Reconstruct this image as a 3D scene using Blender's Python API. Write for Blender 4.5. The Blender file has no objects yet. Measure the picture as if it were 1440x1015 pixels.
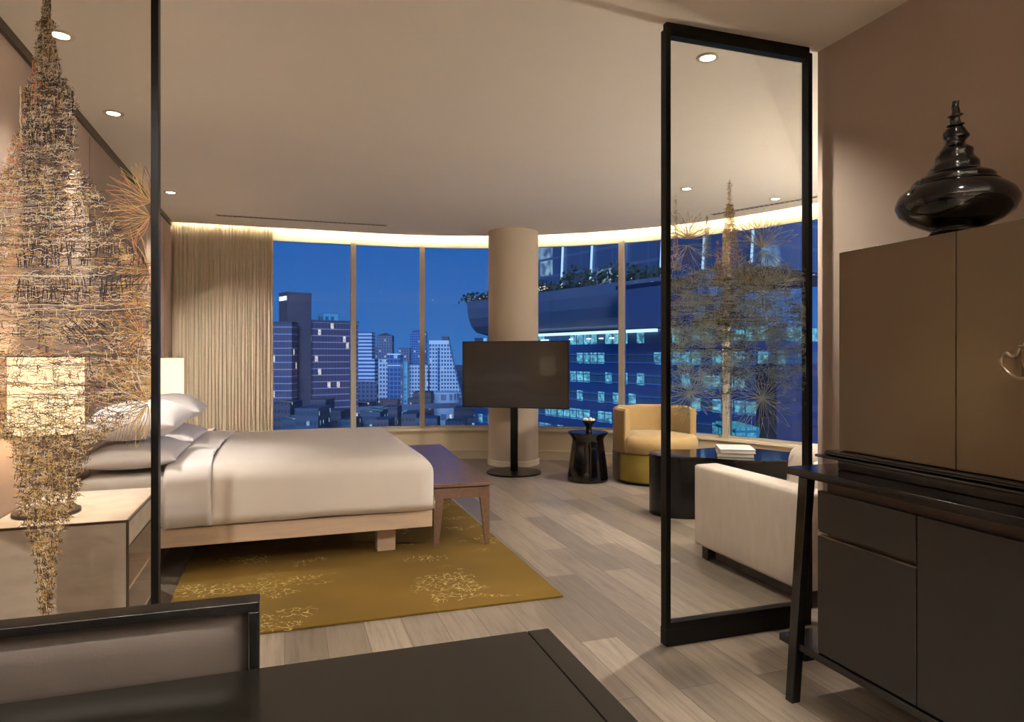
import bpy, bmesh, math, random
from mathutils import Vector, Matrix, noise
PI = math.pi
rnd = random.Random(7)
C = bpy.context.scene.collection
S = bpy.context.scene
S.view_settings.view_transform = 'Standard'
S.view_settings.look = 'None'
S.view_settings.gamma = 1
S.view_settings.use_curve_mapping = False
S.view_settings.exposure = 0.5

# ------------------------------------------------------------------ camera
CAMH = 1.25
YAW = math.radians(18.6)
F = 950.0
FW = Vector((math.sin(YAW), math.cos(YAW), 0)); RT = Vector((math.cos(YAW), -math.sin(YAW), 0))
cd = bpy.data.cameras.new('camera'); cam = bpy.data.objects.new('camera', cd); C.objects.link(cam)
cam.location = (0, 0, CAMH); cam.rotation_euler = (PI/2, 0, -YAW)
cd.sensor_width = 36; cd.lens = 36*F/1440; cd.shift_y = -7.5/1440; cd.clip_start = .05; cd.clip_end = 6000
S.camera = cam
def at(px, t, z=0.0):                      # world point seen in pixel column px at forward distance t
    p = FW*t + RT*((px-720)/F*t); return Vector((p.x, p.y, z))
def zat(py, t): return CAMH + (500-py)*t/F

# ------------------------------------------------------------------ helpers
def lin(c):
    r = []
    for v in c[:3]:
        v = v/255.0
        r.append(v/12.92 if v <= .04045 else ((v+.055)/1.055)**2.4)
    return (r[0], r[1], r[2], 1)

def tag(o, label=None, cat=None, group=None, kind=None):
    if label: o['label'] = label
    if cat: o['category'] = cat
    if group: o['group'] = group
    if kind: o['kind'] = kind
    return o
def thing(name, label, cat, loc=(0, 0, 0), rz=0, group=None):
    o = bpy.data.objects.new(name, None); C.objects.link(o)
    o.location = loc; o.rotation_euler = (0, 0, rz); o.empty_display_size = .1
    return tag(o, label, cat, group)
def obj(name, bm, m, parent=None, smooth=False, bevel=0, seg=2, w=False, keep=False, sub=0):
    if w and parent:
        p = parent; off = Vector((0, 0, 0))
        while p: off += p.location; p = p.parent
        bmesh.ops.translate(bm, vec=-off, verts=bm.verts)
    me = bpy.data.meshes.new(name)
    if not keep: bmesh.ops.recalc_face_normals(bm, faces=bm.faces)
    bm.to_mesh(me); bm.free()
    for x in (m if isinstance(m, (list, tuple)) else [m]): me.materials.append(x)
    o = bpy.data.objects.new(name, me); C.objects.link(o)
    if parent: o.parent = parent
    if smooth:
        for p in me.polygons: p.use_smooth = True
    if bevel:
        b = o.modifiers.new('bevel', 'BEVEL'); b.width = bevel; b.segments = seg; b.limit_method = 'ANGLE'; b.angle_limit = math.radians(40)
        for p in me.polygons: p.use_smooth = True
        wn = o.modifiers.new('wn', 'WEIGHTED_NORMAL')
    if sub:
        s = o.modifiers.new('sub', 'SUBSURF'); s.levels = sub; s.render_levels = sub
    return o
def struct(name, bm, m, **k):
    return tag(obj(name, bm, m, **k), kind='structure')
def B(): return bmesh.new()
def box(bm, x0, x1, y0, y1, z0, z1):
    v = [bm.verts.new((x, y, z)) for z in (z0, z1) for y in (y0, y1) for x in (x0, x1)]
    for f in ((0, 1, 3, 2), (4, 6, 7, 5), (0, 4, 5, 1), (2, 3, 7, 6), (0, 2, 6, 4), (1, 5, 7, 3)):
        bm.faces.new([v[i] for i in f])
    return v
def bx(*a):
    bm = B(); box(bm, *a); return bm
def hexa(bm, bot, top):                    # two quads (4 points each) joined
    v = [bm.verts.new(p) for p in bot] + [bm.verts.new(p) for p in top]
    bm.faces.new(v[:4][::-1]); bm.faces.new(v[4:])
    for i in range(4): bm.faces.new((v[i], v[(i+1) % 4], v[4+(i+1) % 4], v[4+i]))
def prism(bm, pts, z0, z1):
    a = [bm.verts.new((p[0], p[1], z0)) for p in pts]; b = [bm.verts.new((p[0], p[1], z1)) for p in pts]
    bm.faces.new(a[::-1]); bm.faces.new(b)
    n = len(pts)
    for i in range(n): bm.faces.new((a[i], a[(i+1) % n], b[(i+1) % n], b[i]))
def cyl(bm, x, y, r, z0, z1, n=48):
    prism(bm, [(x+r*math.cos(2*PI*i/n), y+r*math.sin(2*PI*i/n)) for i in range(n)], z0, z1)
def lathe(bm, prof, n=64, x=0, y=0, rf=None):
    rings = []
    for (r, z) in prof:
        rings.append([bm.verts.new((x+(rf(r, z, 2*PI*i/n) if rf else r)*math.cos(2*PI*i/n), y+(rf(r, z, 2*PI*i/n) if rf else r)*math.sin(2*PI*i/n), z)) for i in range(n)])
    for a, b in zip(rings, rings[1:]):
        for i in range(n): bm.faces.new((a[i], a[(i+1) % n], b[(i+1) % n], b[i]))
    bm.faces.new(rings[0][::-1]); bm.faces.new(rings[-1])
def tube(bm, pts, r, n=10, closed=False):
    pts = [Vector(p) for p in pts]; rings = []
    N = len(pts)
    for i, p in enumerate(pts):
        if closed: d = pts[(i+1) % N]-pts[i-1]
        else: d = pts[min(i+1, N-1)]-pts[max(i-1, 0)]
        d.normalize()
        a = Vector((0, 0, 1)) if abs(d.z) < .9 else Vector((1, 0, 0))
        u = d.cross(a).normalized(); v = d.cross(u).normalized()
        rr = r[i] if isinstance(r, (list, tuple)) else r
        rings.append([bm.verts.new(p+u*math.cos(2*PI*k/n)*rr+v*math.sin(2*PI*k/n)*rr) for k in range(n)])
    for i in range(N if closed else N-1):
        a, b = rings[i], rings[(i+1) % N]
        for k in range(n): bm.faces.new((a[k], a[(k+1) % n], b[(k+1) % n], b[k]))
    if not closed: bm.faces.new(rings[0][::-1]); bm.faces.new(rings[-1])
def crom(pts, k=6):                        # smooth curve through points
    P = [Vector(p) for p in pts]; out = []
    for i in range(len(P)-1):
        p0, p1, p2, p3 = P[max(i-1, 0)], P[i], P[i+1], P[min(i+2, len(P)-1)]
        for j in range(k):
            t = j/k
            out.append(.5*((2*p1)+(p2-p0)*t+(2*p0-5*p1+4*p2-p3)*t*t+(3*p1-p0-3*p2+p3)*t**3))
    out.append(P[-1]); return out
def softbox(x0, x1, y0, y1, z0, z1, r, seg=5, cuts=6, puff=0.0, jit=0.0, seed=0, open_bottom=False):
    bm = bx(x0, x1, y0, y1, z0, z1)
    bmesh.ops.bevel(bm, geom=bm.edges[:], offset=r, segments=seg, profile=.55, affect='EDGES')
    big = [e for e in bm.edges if e.calc_length() > max(.08, r*.9)]
    bmesh.ops.subdivide_edges(bm, edges=big, cuts=cuts, use_grid_fill=True)
    cx, cy, cz = (x0+x1)/2, (y0+y1)/2, (z0+z1)/2
    for v in bm.verts:
        u, q = (v.co.x-cx)/((x1-x0)/2), (v.co.y-cy)/((y1-y0)/2)
        h = max(0, 1-u*u)*max(0, 1-q*q)
        v.co.z += puff*h*(1 if v.co.z > cz else -.3)
        if jit:
            n = noise.noise_vector(v.co*4+Vector((seed, 0, 0)))
            v.co += n*jit
    return bm

# ------------------------------------------------------------------ materials
def newmat(name):
    m = bpy.data.materials.new(name); m.use_nodes = True
    nt = m.node_tree; nt.nodes.clear()
    out = nt.nodes.new('ShaderNodeOutputMaterial')
    return m, nt, out
def N(nt, t, **k):
    n = nt.nodes.new(t)
    for a, b in k.items():
        if a in ('op', 'operation'): n.operation = b
        elif a == 'ins':
            for i, v in b.items(): n.inputs[i].default_value = v
        else: setattr(n, a, b)
    return n
def ramp(nt, fac, stops):
    n = nt.nodes.new('ShaderNodeValToRGB'); e = n.color_ramp.elements
    while len(e) < len(stops): e.new(.5)
    for i, (p, c) in enumerate(stops): e[i].position = p; e[i].color = c
    nt.links.new(fac, n.inputs[0]); return n
def M(name, col, rough=.5, metal=0, var=.08, scale=8, bump=0, bscale=60, stretch=(1, 1, 1), spec=.5, coat=0, sheen=0, trans=0):
    m, nt, out = newmat(name); L = nt.links.new
    b = N(nt, 'ShaderNodeBsdfPrincipled'); L(b.outputs[0], out.inputs[0])
    c = lin(col)
    tc = N(nt, 'ShaderNodeTexCoord'); mp = N(nt, 'ShaderNodeMapping'); mp.inputs['Scale'].default_value = stretch
    L(tc.outputs['Object'], mp.inputs[0])
    ns = N(nt, 'ShaderNodeTexNoise'); ns.inputs['Scale'].default_value = scale; ns.inputs['Detail'].default_value = 4
    L(mp.outputs[0], ns.inputs[0])
    r = ramp(nt, ns.outputs[0], [(.3, tuple(x*(1-var) for x in c[:3])+(1,)), (.7, tuple(min(1, x*(1+var)) for x in c[:3])+(1,))])
    L(r.outputs[0], b.inputs['Base Color'])
    b.inputs['Roughness'].default_value = rough; b.inputs['Metallic'].default_value = metal
    b.inputs['Specular IOR Level'].default_value = spec
    b.inputs['Coat Weight'].default_value = coat; b.inputs['Coat Roughness'].default_value = .05
    b.inputs['Sheen Weight'].default_value = sheen
    if bump:
        n2 = N(nt, 'ShaderNodeTexNoise'); n2.inputs['Scale'].default_value = bscale; n2.inputs['Detail'].default_value = 5
        L(mp.outputs[0], n2.inputs[0])
        bp = N(nt, 'ShaderNodeBump'); bp.inputs['Strength'].default_value = bump; bp.inputs['Distance'].default_value = .01
        L(n2.outputs[0], bp.inputs['Height']); L(bp.outputs[0], b.inputs['Normal'])
    if trans:
        tr = N(nt, 'ShaderNodeBsdfTranslucent'); tr.inputs[0].default_value = c
        mx = N(nt, 'ShaderNodeMixShader'); mx.inputs[0].default_value = trans
        L(b.outputs[0], mx.inputs[1]); L(tr.outputs[0], mx.inputs[2]); L(mx.outputs[0], out.inputs[0])
    return m
def emis(name, col, s):
    m, nt, out = newmat(name)
    e = N(nt, 'ShaderNodeEmission'); e.inputs[0].default_value = lin(col); e.inputs[1].default_value = s
    nt.links.new(e.outputs[0], out.inputs[0]); return m
def glass(name, tint=(255, 255, 255), f=1.0, ior=1.45):
    m, nt, out = newmat(name); L = nt.links.new
    t = N(nt, 'ShaderNodeBsdfTransparent'); t.inputs[0].default_value = lin(tint)
    g = N(nt, 'ShaderNodeBsdfGlossy'); g.inputs['Roughness'].default_value = 0.0
    fr = N(nt, 'ShaderNodeFresnel'); fr.inputs[0].default_value = ior
    mu = N(nt, 'ShaderNodeMath', op='MULTIPLY'); mu.inputs[1].default_value = f; L(fr.outputs[0], mu.inputs[0])
    mx = N(nt, 'ShaderNodeMixShader'); L(mu.outputs[0], mx.inputs[0]); L(t.outputs[0], mx.inputs[1]); L(g.outputs[0], mx.inputs[2])
    L(mx.outputs[0], out.inputs[0]); return m
def facade(name, wall, gl, fh, cw, hf=.5, wf=.7, lit=.06, lcol=(255, 240, 210), ls=1.5, rough=.5, wallv=.1):
    m, nt, out = newmat(name); L = nt.links.new
    b = N(nt, 'ShaderNodeBsdfPrincipled'); L(b.outputs[0], out.inputs[0])
    tc = N(nt, 'ShaderNodeTexCoord'); sp = N(nt, 'ShaderNodeSeparateXYZ'); L(tc.outputs['Object'], sp.inputs[0])
    ad = N(nt, 'ShaderNodeMath', op='ADD'); L(sp.outputs[0], ad.inputs[0]); L(sp.outputs[1], ad.inputs[1])
    du = N(nt, 'ShaderNodeMath', op='DIVIDE'); du.inputs[1].default_value = cw; L(ad.outputs[0], du.inputs[0])
    dv = N(nt, 'ShaderNodeMath', op='DIVIDE'); dv.inputs[1].default_value = fh; L(sp.outputs[2], dv.inputs[0])
    def cell(x, lim):
        f = N(nt, 'ShaderNodeMath', op='FRACT'); L(x.outputs[0], f.inputs[0])
        l = N(nt, 'ShaderNodeMath', op='LESS_THAN'); l.inputs[1].default_value = lim; L(f.outputs[0], l.inputs[0])
        fl = N(nt, 'ShaderNodeMath', op='FLOOR'); L(x.outputs[0], fl.inputs[0]); return l, fl
    lu, fu = cell(du, wf); lv, fv = cell(dv, hf)
    mk = N(nt, 'ShaderNodeMath', op='MULTIPLY'); L(lu.outputs[0], mk.inputs[0]); L(lv.outputs[0], mk.inputs[1])
    cb = N(nt, 'ShaderNodeCombineXYZ'); L(fu.outputs[0], cb.inputs[0]); L(fv.outputs[0], cb.inputs[1])
    wn = N(nt, 'ShaderNodeTexWhiteNoise', noise_dimensions='2D'); L(cb.outputs[0], wn.inputs['Vector'])
    lt = N(nt, 'ShaderNodeMath', op='LESS_THAN'); lt.inputs[1].default_value = lit; L(wn.outputs[0], lt.inputs[0])
    em = N(nt, 'ShaderNodeMath', op='MULTIPLY'); L(lt.outputs[0], em.inputs[0]); L(mk.outputs[0], em.inputs[1])
    # uneven light inside a lit window
    nz = N(nt, 'ShaderNodeTexNoise'); nz.inputs['Scale'].default_value = 2.2/cw*1.5; L(tc.outputs['Object'], nz.inputs[0])
    rr = ramp(nt, nz.outputs[0], [(.35, (.12, .12, .12, 1)), (.7, (1, 1, 1, 1))])
    e2 = N(nt, 'ShaderNodeMath', op='MULTIPLY'); L(em.outputs[0], e2.inputs[0]); L(rr.outputs[0], e2.inputs[1])
    e3 = N(nt, 'ShaderNodeMath', op='MULTIPLY'); e3.inputs[1].default_value = ls; L(e2.outputs[0], e3.inputs[0])
    mx = N(nt, 'ShaderNodeMix', data_type='RGBA'); mx.inputs[6].default_value = lin(wall); mx.inputs[7].default_value = lin(gl)
    L(mk.outputs[0], mx.inputs[0]); L(mx.outputs[2], b.inputs['Base Color'])
    b.inputs['Emission Color'].default_value = lin(lcol); L(e3.outputs[0], b.inputs['Emission Strength'])
    b.inputs['Roughness'].default_value = rough
    return m

def floor_mat():
    m, nt, out = newmat('oak_floor'); L = nt.links.new
    b = N(nt, 'ShaderNodeBsdfPrincipled'); L(b.outputs[0], out.inputs[0])
    tc = N(nt, 'ShaderNodeTexCoord'); sp = N(nt, 'ShaderNodeSeparateXYZ'); L(tc.outputs['Object'], sp.inputs[0])
    cb = N(nt, 'ShaderNodeCombineXYZ'); L(sp.outputs[1], cb.inputs[0]); L(sp.outputs[0], cb.inputs[1])
    br = N(nt, 'ShaderNodeTexBrick'); br.offset = .37; br.offset_frequency = 2; br.squash = 1
    L(cb.outputs[0], br.inputs['Vector'])
    br.inputs['Color1'].default_value = (0, 0, 0, 1); br.inputs['Color2'].default_value = (1, 1, 1, 1); br.inputs['Mortar'].default_value = (.5, .5, .5, 1)
    br.inputs['Scale'].default_value = 1; br.inputs['Brick Width'].default_value = 1.35; br.inputs['Row Height'].default_value = .175
    br.inputs['Mortar Size'].default_value = .0018; br.inputs['Mortar Smooth'].default_value = .1; br.inputs['Bias'].default_value = 0
    base = ramp(nt, br.outputs['Color'], [(0, lin((112, 102, 90))), (.35, lin((132, 120, 107))), (.7, lin((149, 136, 121))), (1, lin((163, 150, 134)))])
    mp = N(nt, 'ShaderNodeMapping'); mp.inputs['Scale'].default_value = (16, 1.2, 1); L(tc.outputs['Object'], mp.inputs[0])
    n1 = N(nt, 'ShaderNodeTexNoise'); n1.inputs['Scale'].default_value = 2.2; n1.inputs['Detail'].default_value = 7; n1.inputs['Roughness'].default_value = .65
    n1.inputs['Distortion'].default_value = .6; L(mp.outputs[0], n1.inputs[0])
    gr = ramp(nt, n1.outputs[0], [(.28, (.60, .58, .56, 1)), (.5, (.96, .96, .96, 1)), (.72, (1.22, 1.22, 1.22, 1))])
    mm = N(nt, 'ShaderNodeMix', data_type='RGBA', blend_type='MULTIPLY'); mm.inputs[0].default_value = 1
    L(base.outputs[0], mm.inputs[6]); L(gr.outputs[0], mm.inputs[7])
    mo = N(nt, 'ShaderNodeMix', data_type='RGBA'); mo.inputs[7].default_value = lin((96, 84, 72)); L(br.outputs['Fac'], mo.inputs[0]); L(mm.outputs[2], mo.inputs[6])
    L(mo.outputs[2], b.inputs['Base Color'])
    rr = ramp(nt, n1.outputs[0], [(.2, (.30, .30, .30, 1)), (.8, (.42, .42, .42, 1))]); L(rr.outputs[0], b.inputs['Roughness'])
    bp = N(nt, 'ShaderNodeBump'); bp.inputs['Strength'].default_value = .08; bp.inputs['Distance'].default_value = .004; L(n1.outputs[0], bp.inputs['Height']); L(bp.outputs[0], b.inputs['Normal'])
    return m
def rug_mat():
    m, nt, out = newmat('ochre_rug'); L = nt.links.new
    b = N(nt, 'ShaderNodeBsdfPrincipled'); L(b.outputs[0], out.inputs[0]); b.inputs['Roughness'].default_value = .95
    tc = N(nt, 'ShaderNodeTexCoord')
    nb = N(nt, 'ShaderNodeTexNoise'); nb.inputs['Scale'].default_value = 1.6; L(tc.outputs['Object'], nb.inputs[0])
    base = ramp(nt, nb.outputs[0], [(.3, lin((100, 77, 16))), (.7, lin((120, 92, 20)))])
    wv = N(nt, 'ShaderNodeTexNoise'); wv.inputs['Scale'].default_value = 9; L(tc.outputs['Object'], wv.inputs[0])
    av = N(nt, 'ShaderNodeMix', data_type='RGBA', blend_type='LINEAR_LIGHT'); av.inputs[0].default_value = .05
    L(tc.outputs['Object'], av.inputs[6]); L(wv.outputs['Color'], av.inputs[7])
    vo = N(nt, 'ShaderNodeTexVoronoi', feature='DISTANCE_TO_EDGE'); vo.inputs['Scale'].default_value = 27; L(av.outputs[2], vo.inputs[0])
    ln = ramp(nt, vo.outputs[0], [(.03, (1, 1, 1, 1)), (.065, (0, 0, 0, 1))])
    n2 = N(nt, 'ShaderNodeTexNoise'); n2.inputs['Scale'].default_value = 2.1; n2.inputs['Detail'].default_value = 2.5
    mp = N(nt, 'ShaderNodeMapping'); mp.inputs['Scale'].default_value = (1, 1.5, 1); mp.inputs['Location'].default_value = (.31, 1.6, 0); L(tc.outputs['Object'], mp.inputs[0]); L(mp.outputs[0], n2.inputs[0])
    mk = ramp(nt, n2.outputs[0], [(.555, (0, 0, 0, 1)), (.59, (1, 1, 1, 1))])
    n3 = N(nt, 'ShaderNodeTexNoise'); n3.inputs['Scale'].default_value = 30; L(tc.outputs['Object'], n3.inputs[0])
    m3 = ramp(nt, n3.outputs[0], [(.44, (0, 0, 0, 1)), (.5, (1, 1, 1, 1))])
    mu = N(nt, 'ShaderNodeMath', op='MULTIPLY'); L(ln.outputs[0], mu.inputs[0]); L(mk.outputs[0], mu.inputs[1])
    mu2 = N(nt, 'ShaderNodeMath', op='MULTIPLY'); L(mu.outputs[0], mu2.inputs[0]); L(m3.outputs[0], mu2.inputs[1])
    mx = N(nt, 'ShaderNodeMix', data_type='RGBA'); mx.inputs[7].default_value = lin((178, 158, 100)); L(mu2.outputs[0], mx.inputs[0]); L(base.outputs[0], mx.inputs[6])
    L(mx.outputs[2], b.inputs['Base Color'])
    n4 = N(nt, 'ShaderNodeTexNoise'); n4.inputs['Scale'].default_value = 350; L(tc.outputs['Object'], n4.inputs[0])
    bp = N(nt, 'ShaderNodeBump'); bp.inputs['Strength'].default_value = .4; bp.inputs['Distance'].default_value = .004; L(n4.outputs[0], bp.inputs['Height']); L(bp.outputs[0], b.inputs['Normal'])
    return m

m_floor = floor_mat(); m_rug = rug_mat()
m_ceil = M('ceiling_paint', (236, 228, 216), .9, var=.015, scale=1)
m_wallR = M('mauve_wall', (178, 161, 147), .85, var=.03, scale=2)
m_wallL = M('headboard_panel_fabric', (166, 143, 128), .8, var=.04, scale=3, stretch=(1, 1, .1), bump=.1, bscale=150)
m_wallW = M('cream_wall', (206, 190, 160), .85, var=.03, scale=2)
m_trim = M('cream_trim', (226, 214, 190), .5, var=.02)
m_dark = M('dark_trim', (70, 55, 42), .5)
m_blackm = M('black_metal', (8, 7, 7), .35, .0, var=.1, spec=.3)
m_frame = M('bronze_black_frame', (9, 8, 7), .4, .0, var=.1, spec=.2)
m_lacq = M('black_lacquer', (7, 6, 8), .1, var=.1, coat=.3, spec=.4)
m_top = M('dark_oak_top', (9, 8, 9), .2, var=.3, scale=6, stretch=(6, .6, 6), bump=.03, coat=.3)
m_cabd = M('dark_satin_door', (39, 37, 35), .45, var=.06, scale=3)
m_bronze = M('bronze_lacquer_door', (108, 95, 74), .24, .6, var=.04, scale=2)
m_desk = M('desk_lacquer', (27, 25, 20), .15, var=.05, spec=.3)
m_leather = M('taupe_leather', (76, 68, 62), .5, var=.06, bump=.06, bscale=250)
m_sheet = M('white_cotton', (236, 231, 228), .9, var=.01, sheen=.2)
m_duvet = M('white_duvet', (238, 230, 220), .9, var=.012, sheen=.2)
m_pillow = M('white_pillow', (232, 228, 230), .9, var=.01, bump=.12, bscale=7)
m_bedwood = M('pale_oak', (214, 190, 164), .5, var=.08, scale=5, stretch=(1, 8, 8))
m_shag = M('pale_linen_veneer', (214, 200, 184), .5, var=.10, scale=9, stretch=(1, 1, 2.4), bump=.05)
m_walnut = M('walnut', (118, 92, 76), .33, var=.16, scale=4, stretch=(9, 1, 9), coat=.1)
m_curt = M('sheer_curtain', (232, 218, 192), .9, var=.05, scale=30, stretch=(1, 1, .01), trans=.2)
m_shade = None
m_armc = M('tan_velvet', (168, 141, 92), .85, var=.05, sheen=.2, bump=.05)
m_olive_lit = M('olive_lit_velvet', (140, 122, 46), .85, var=.05, sheen=.1)  # olive light on the chair front, put into the base colour
m_shell = M('taupe_velvet', (112, 96, 88), .85, var=.05, sheen=.3)
m_sofa = M('cream_linen', (218, 206, 192), .9, var=.05, scale=12, stretch=(2, 2, .6), bump=.2, bscale=300)
m_sofab = M('sofa_base_steel', (60, 58, 52), .4, .3)
m_book = M('pale_book_cover', (206, 200, 196), .5); m_page = M('book_pages', (225, 220, 208), .8); m_bookb = M('grey_book_cover', (110, 108, 108), .5)
m_tvs = M('tv_screen', (20, 17, 14), .25, var=.02, spec=.8, coat=.4)
m_brass = M('aged_nickel', (158, 142, 122), .3, .95, var=.12, scale=20)
m_white = M('blossom_white', (250, 246, 238), .8)
m_win = M('window_frame_bronze', (182, 174, 158), .45, .1, var=.03)
m_wing = glass('window_glass', (226, 234, 240), .75)
m_glass = glass('partition_glass', (250, 250, 248), .3)
m_led = emis('led_strip', (255, 240, 208), 150)
m_lens = emis('downlight_lens', (255, 236, 205), 22)
m_ring = M('downlight_ring', (205, 190, 170), .4)
m_grille = M('grille_slots', (70, 60, 52), .6)

# ------------------------------------------------------------------ room shell
CZ = 2.685
R0 = 4.08; CX, CY = .9, 4.06; SQ = R0*PI/2
def wp(s, o=0.0):                          # point of the window line, o metres outward
    if s <= 0: return Vector((CX+s, CY+R0+o, 0)), Vector((0, 1, 0))
    if s <= SQ:
        a = s/R0; n = Vector((math.sin(a), math.cos(a), 0)); return Vector((CX, CY, 0))+n*(R0+o), n
    return Vector((CX+R0+o, CY-(s-SQ), 0)), Vector((1, 0, 0))
def srange(s0, s1, step=.12):
    n = max(1, int(math.ceil((s1-s0)/step))); return [s0+(s1-s0)*i/n for i in range(n+1)]
def sweep(bm, s0, s1, prof, step=.12):     # prof: (outward offset, z) loop
    rings = []
    for s in srange(s0, s1, step):
        rings.append([bm.verts.new(tuple(wp(s, o)[0].xy)+(z,)) for o, z in prof])
    n = len(prof)
    for a, b in zip(rings, rings[1:]):
        for i in range(n): bm.faces.new((a[i], b[i], b[(i+1) % n], a[(i+1) % n]))
    bm.faces.new(rings[0]); bm.faces.new(rings[-1][::-1])
XL = -1.16; XR = 2.39; YB = -2.4; SW = -1.055; SL = XL-CX; SE = SQ+1.6
def outline(o):
    pts = [(XL-.12, YB), (CX+R0+o, YB)]
    pts += [tuple(wp(s, o)[0].xy) for s in reversed(srange(SL-.12, SE, .12))]
    return pts
bm = B(); prism(bm, outline(.12), -.12, 0); struct('floor', bm, m_floor)
bm = B(); prism(bm, outline(-.10), CZ, CZ+.07); struct('ceiling', bm, m_ceil)
bm = B(); sweep(bm, SL-.1, SE, [(-.5, 2.93), (.14, 2.93), (.14, 2.99), (-.5, 2.99)]); sweep(bm, SL-.1, SE, [(-.42, CZ+.071), (-.40, CZ+.071), (-.40, 2.929), (-.42, 2.929)])
struct('ceiling_cove', bm, m_ceil)
struct('wall_left', bx(XL-.12, XL, YB, 8.2, 0, 3.0), m_wallL)
bm = B()
for y in (1.2, 2.1, 3.02, 3.94, 4.86, 5.78, 6.70, 7.62): box(bm, XL-.001, XL+.0025, y-.003, y+.003, 0, CZ-.06)
struct('trim_1', bm, M('panel_seam', (120, 100, 88), .8))
struct('shadow_gap_strip', bx(XL, XL+.02, YB, 7.98, CZ-.045, CZ), m_dark)  # dark strip laid in for the shadow gap under the ceiling
struct('wall_right', bx(XR, XR+.14, YB, 2.57, 0, 3.0), m_wallR, bevel=.004)
struct('wall_back', bx(XL, XR, YB-.12, YB, 0, 3.0), m_wallR)
struct('wall_front', bx(XR+.14, CX+R0, 2.43, 2.57, 0, 3.0), m_wallR)
# wall under the windows, header, and full wall behind the curtain
bm = B()
sweep(bm, SL, SE, [(0, 0), (.12, 0), (.12, .35), (0, .35)])
sweep(bm, SL, SE, [(.02, 2.585), (.12, 2.585), (.12, 2.93), (.02, 2.93)])
sweep(bm, SL, SW-.16, [(.02, .35), (.12, .35), (.12, 2.585), (.02, 2.585)])
struct('wall_window', bm, m_wallW)
bm = B(); sweep(bm, SL, SE, [(-.016, 0), (0, 0), (0, .10), (-.010, .10)]); struct('baseboard_window', bm, m_wallW)
bm = B(); sweep(bm, SL, SE, [(-.022, .10), (0, .10), (0, .112), (-.022, .112)]); struct('trim_3', bm, m_trim)
bm = B(); sweep(bm, SW, SE, [(-.03, .345), (.10, .345), (.10, .372), (-.03, .372)]); struct('trim_4', bm, m_trim)
# mullions / panes
ms = [SW, CX*0-.132, .68, .68+1.205, .68+2.41, .68+3.615, .68+4.82, .68+6.02]
for i in range(len(ms)-1):
    a, b = ms[i], ms[i+1]
    bm = B()
    sweep(bm, a+.031, b-.031, [(.02, .373), (.07, .373), (.07, .40), (.02, .40)]); sweep(bm, a+.031, b-.031, [(.02, 2.562), (.07, 2.562), (.07, 2.585), (.02, 2.585)])
    sweep(bm, a-.03, a+.03, [(-.02, .373), (.08, .373), (.08, 2.584), (-.02, 2.584)], 1)
    w = struct('window_%d' % (i+1), bm, m_win)
    bm = B(); sweep(bm, a+.03, b-.03, [(.042, .40), (.046, .40), (.046, 2.562), (.042, 2.562)])
    obj('pane', bm, m_wing, w, smooth=False)
# light cove strip, lying on the ceiling edge inside the pocket
bm = B(); sweep(bm, SL+.02, SE, [(-.128, CZ+.071), (-.104, CZ+.071), (-.104, CZ+.089), (-.128, CZ+.089)])
tag(obj('cove_light_strip', bm, m_led), 'warm hidden light strip glowing in the cove above the curved windows', 'light')

# column
t = thing('round_column', 'smooth beige round column standing against the curved windows', 'column', (2.52, 7.44, 0))
t['kind'] = 'structure'
del t['category']; del t['label']; t.name = 'wall_column'
bm = B(); cyl(bm, 0, 0, .29, 0, 2.93, 96); obj('shaft', bm, M('column_paint', (206, 190, 168), .7, var=.02, scale=1.5), t, bevel=.002)
bm = B(); lathe(bm, [(.302, 0), (.302, .055), (.298, .062), (.291, .064)], 96); obj('base_ring', bm, m_trim, t, smooth=False)

# downlights
def downlight(x, y, label, power=1.0, group=None, ang=110, tilt=(0, 0)):
    t = thing('downlight', label, 'light', (x, y, CZ), 0, group)
    bm = B(); n = 40; lo = [(.034, -.002), (.038, -.006), (.052, -.006), (.056, 0)]
    rings = [[bm.verts.new((r*math.cos(2*PI*i/n), r*math.sin(2*PI*i/n), z)) for i in range(n)] for r, z in lo]
    for a, b in zip(rings, rings[1:]):
        for i in range(n): bm.faces.new((a[i], a[(i+1) % n], b[(i+1) % n], b[i]))
    obj('trim_ring', bm, m_ring, t, smooth=True)
    bm = B(); cyl(bm, 0, 0, .034, -.004, -.001, 32); obj('lens', bm, m_lens, t)
    l = bpy.data.lights.new('downlight_lamp', 'SPOT'); l.energy = 100*power; l.spot_size = math.radians(ang); l.spot_blend = 1.0
    l.shadow_soft_size = .03; l.color = (1, .915, .82)
    lo = bpy.data.objects.new('lamp', l); C.objects.link(lo); lo.parent = t; lo.location = (0, 0, -.02); lo.rotation_euler = (math.radians(tilt[0]), math.radians(tilt[1]), 0)
downlight(-.95, 3.51, 'recessed downlight beside the drawn spire tip on the left glass', .7, None, 60)
downlight(-.96, 4.54, 'recessed downlight over the bed pillows, the middle one along the panelled wall', 1.3, None, 70)
downlight(-.95, 6.58, 'recessed downlight beyond the left glass panel, in front of the beige curtain', 2.0, None, 88, (24, -16))
downlight(1.93, 2.78, 'recessed downlight seen high through the right glass panel, closest to its top edge', 1.5)
downlight(3.27, 5.02, 'small recessed downlight over the armchair, seen beside the left post of the right glass panel', 1.2)
downlight(4.25, 5.08, 'small recessed downlight next to the linear ceiling grille by the right windows', 1.0)
for i, (x, y, p) in enumerate(((.2, -.9, 1.1), (1.55, -.9, .9), (-.55, .5, 1.7), (1.45, .9, .55), (.1, 1.9, .6))):  # added downlights out of view, for more even brightness
    if i == 4: continue
    downlight(x, y, 'added fill downlight above the desk area, out of view', p, 'added fill downlights over the desk area', *((95, (34, 0)) if i == 2 else (110,)))

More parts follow.
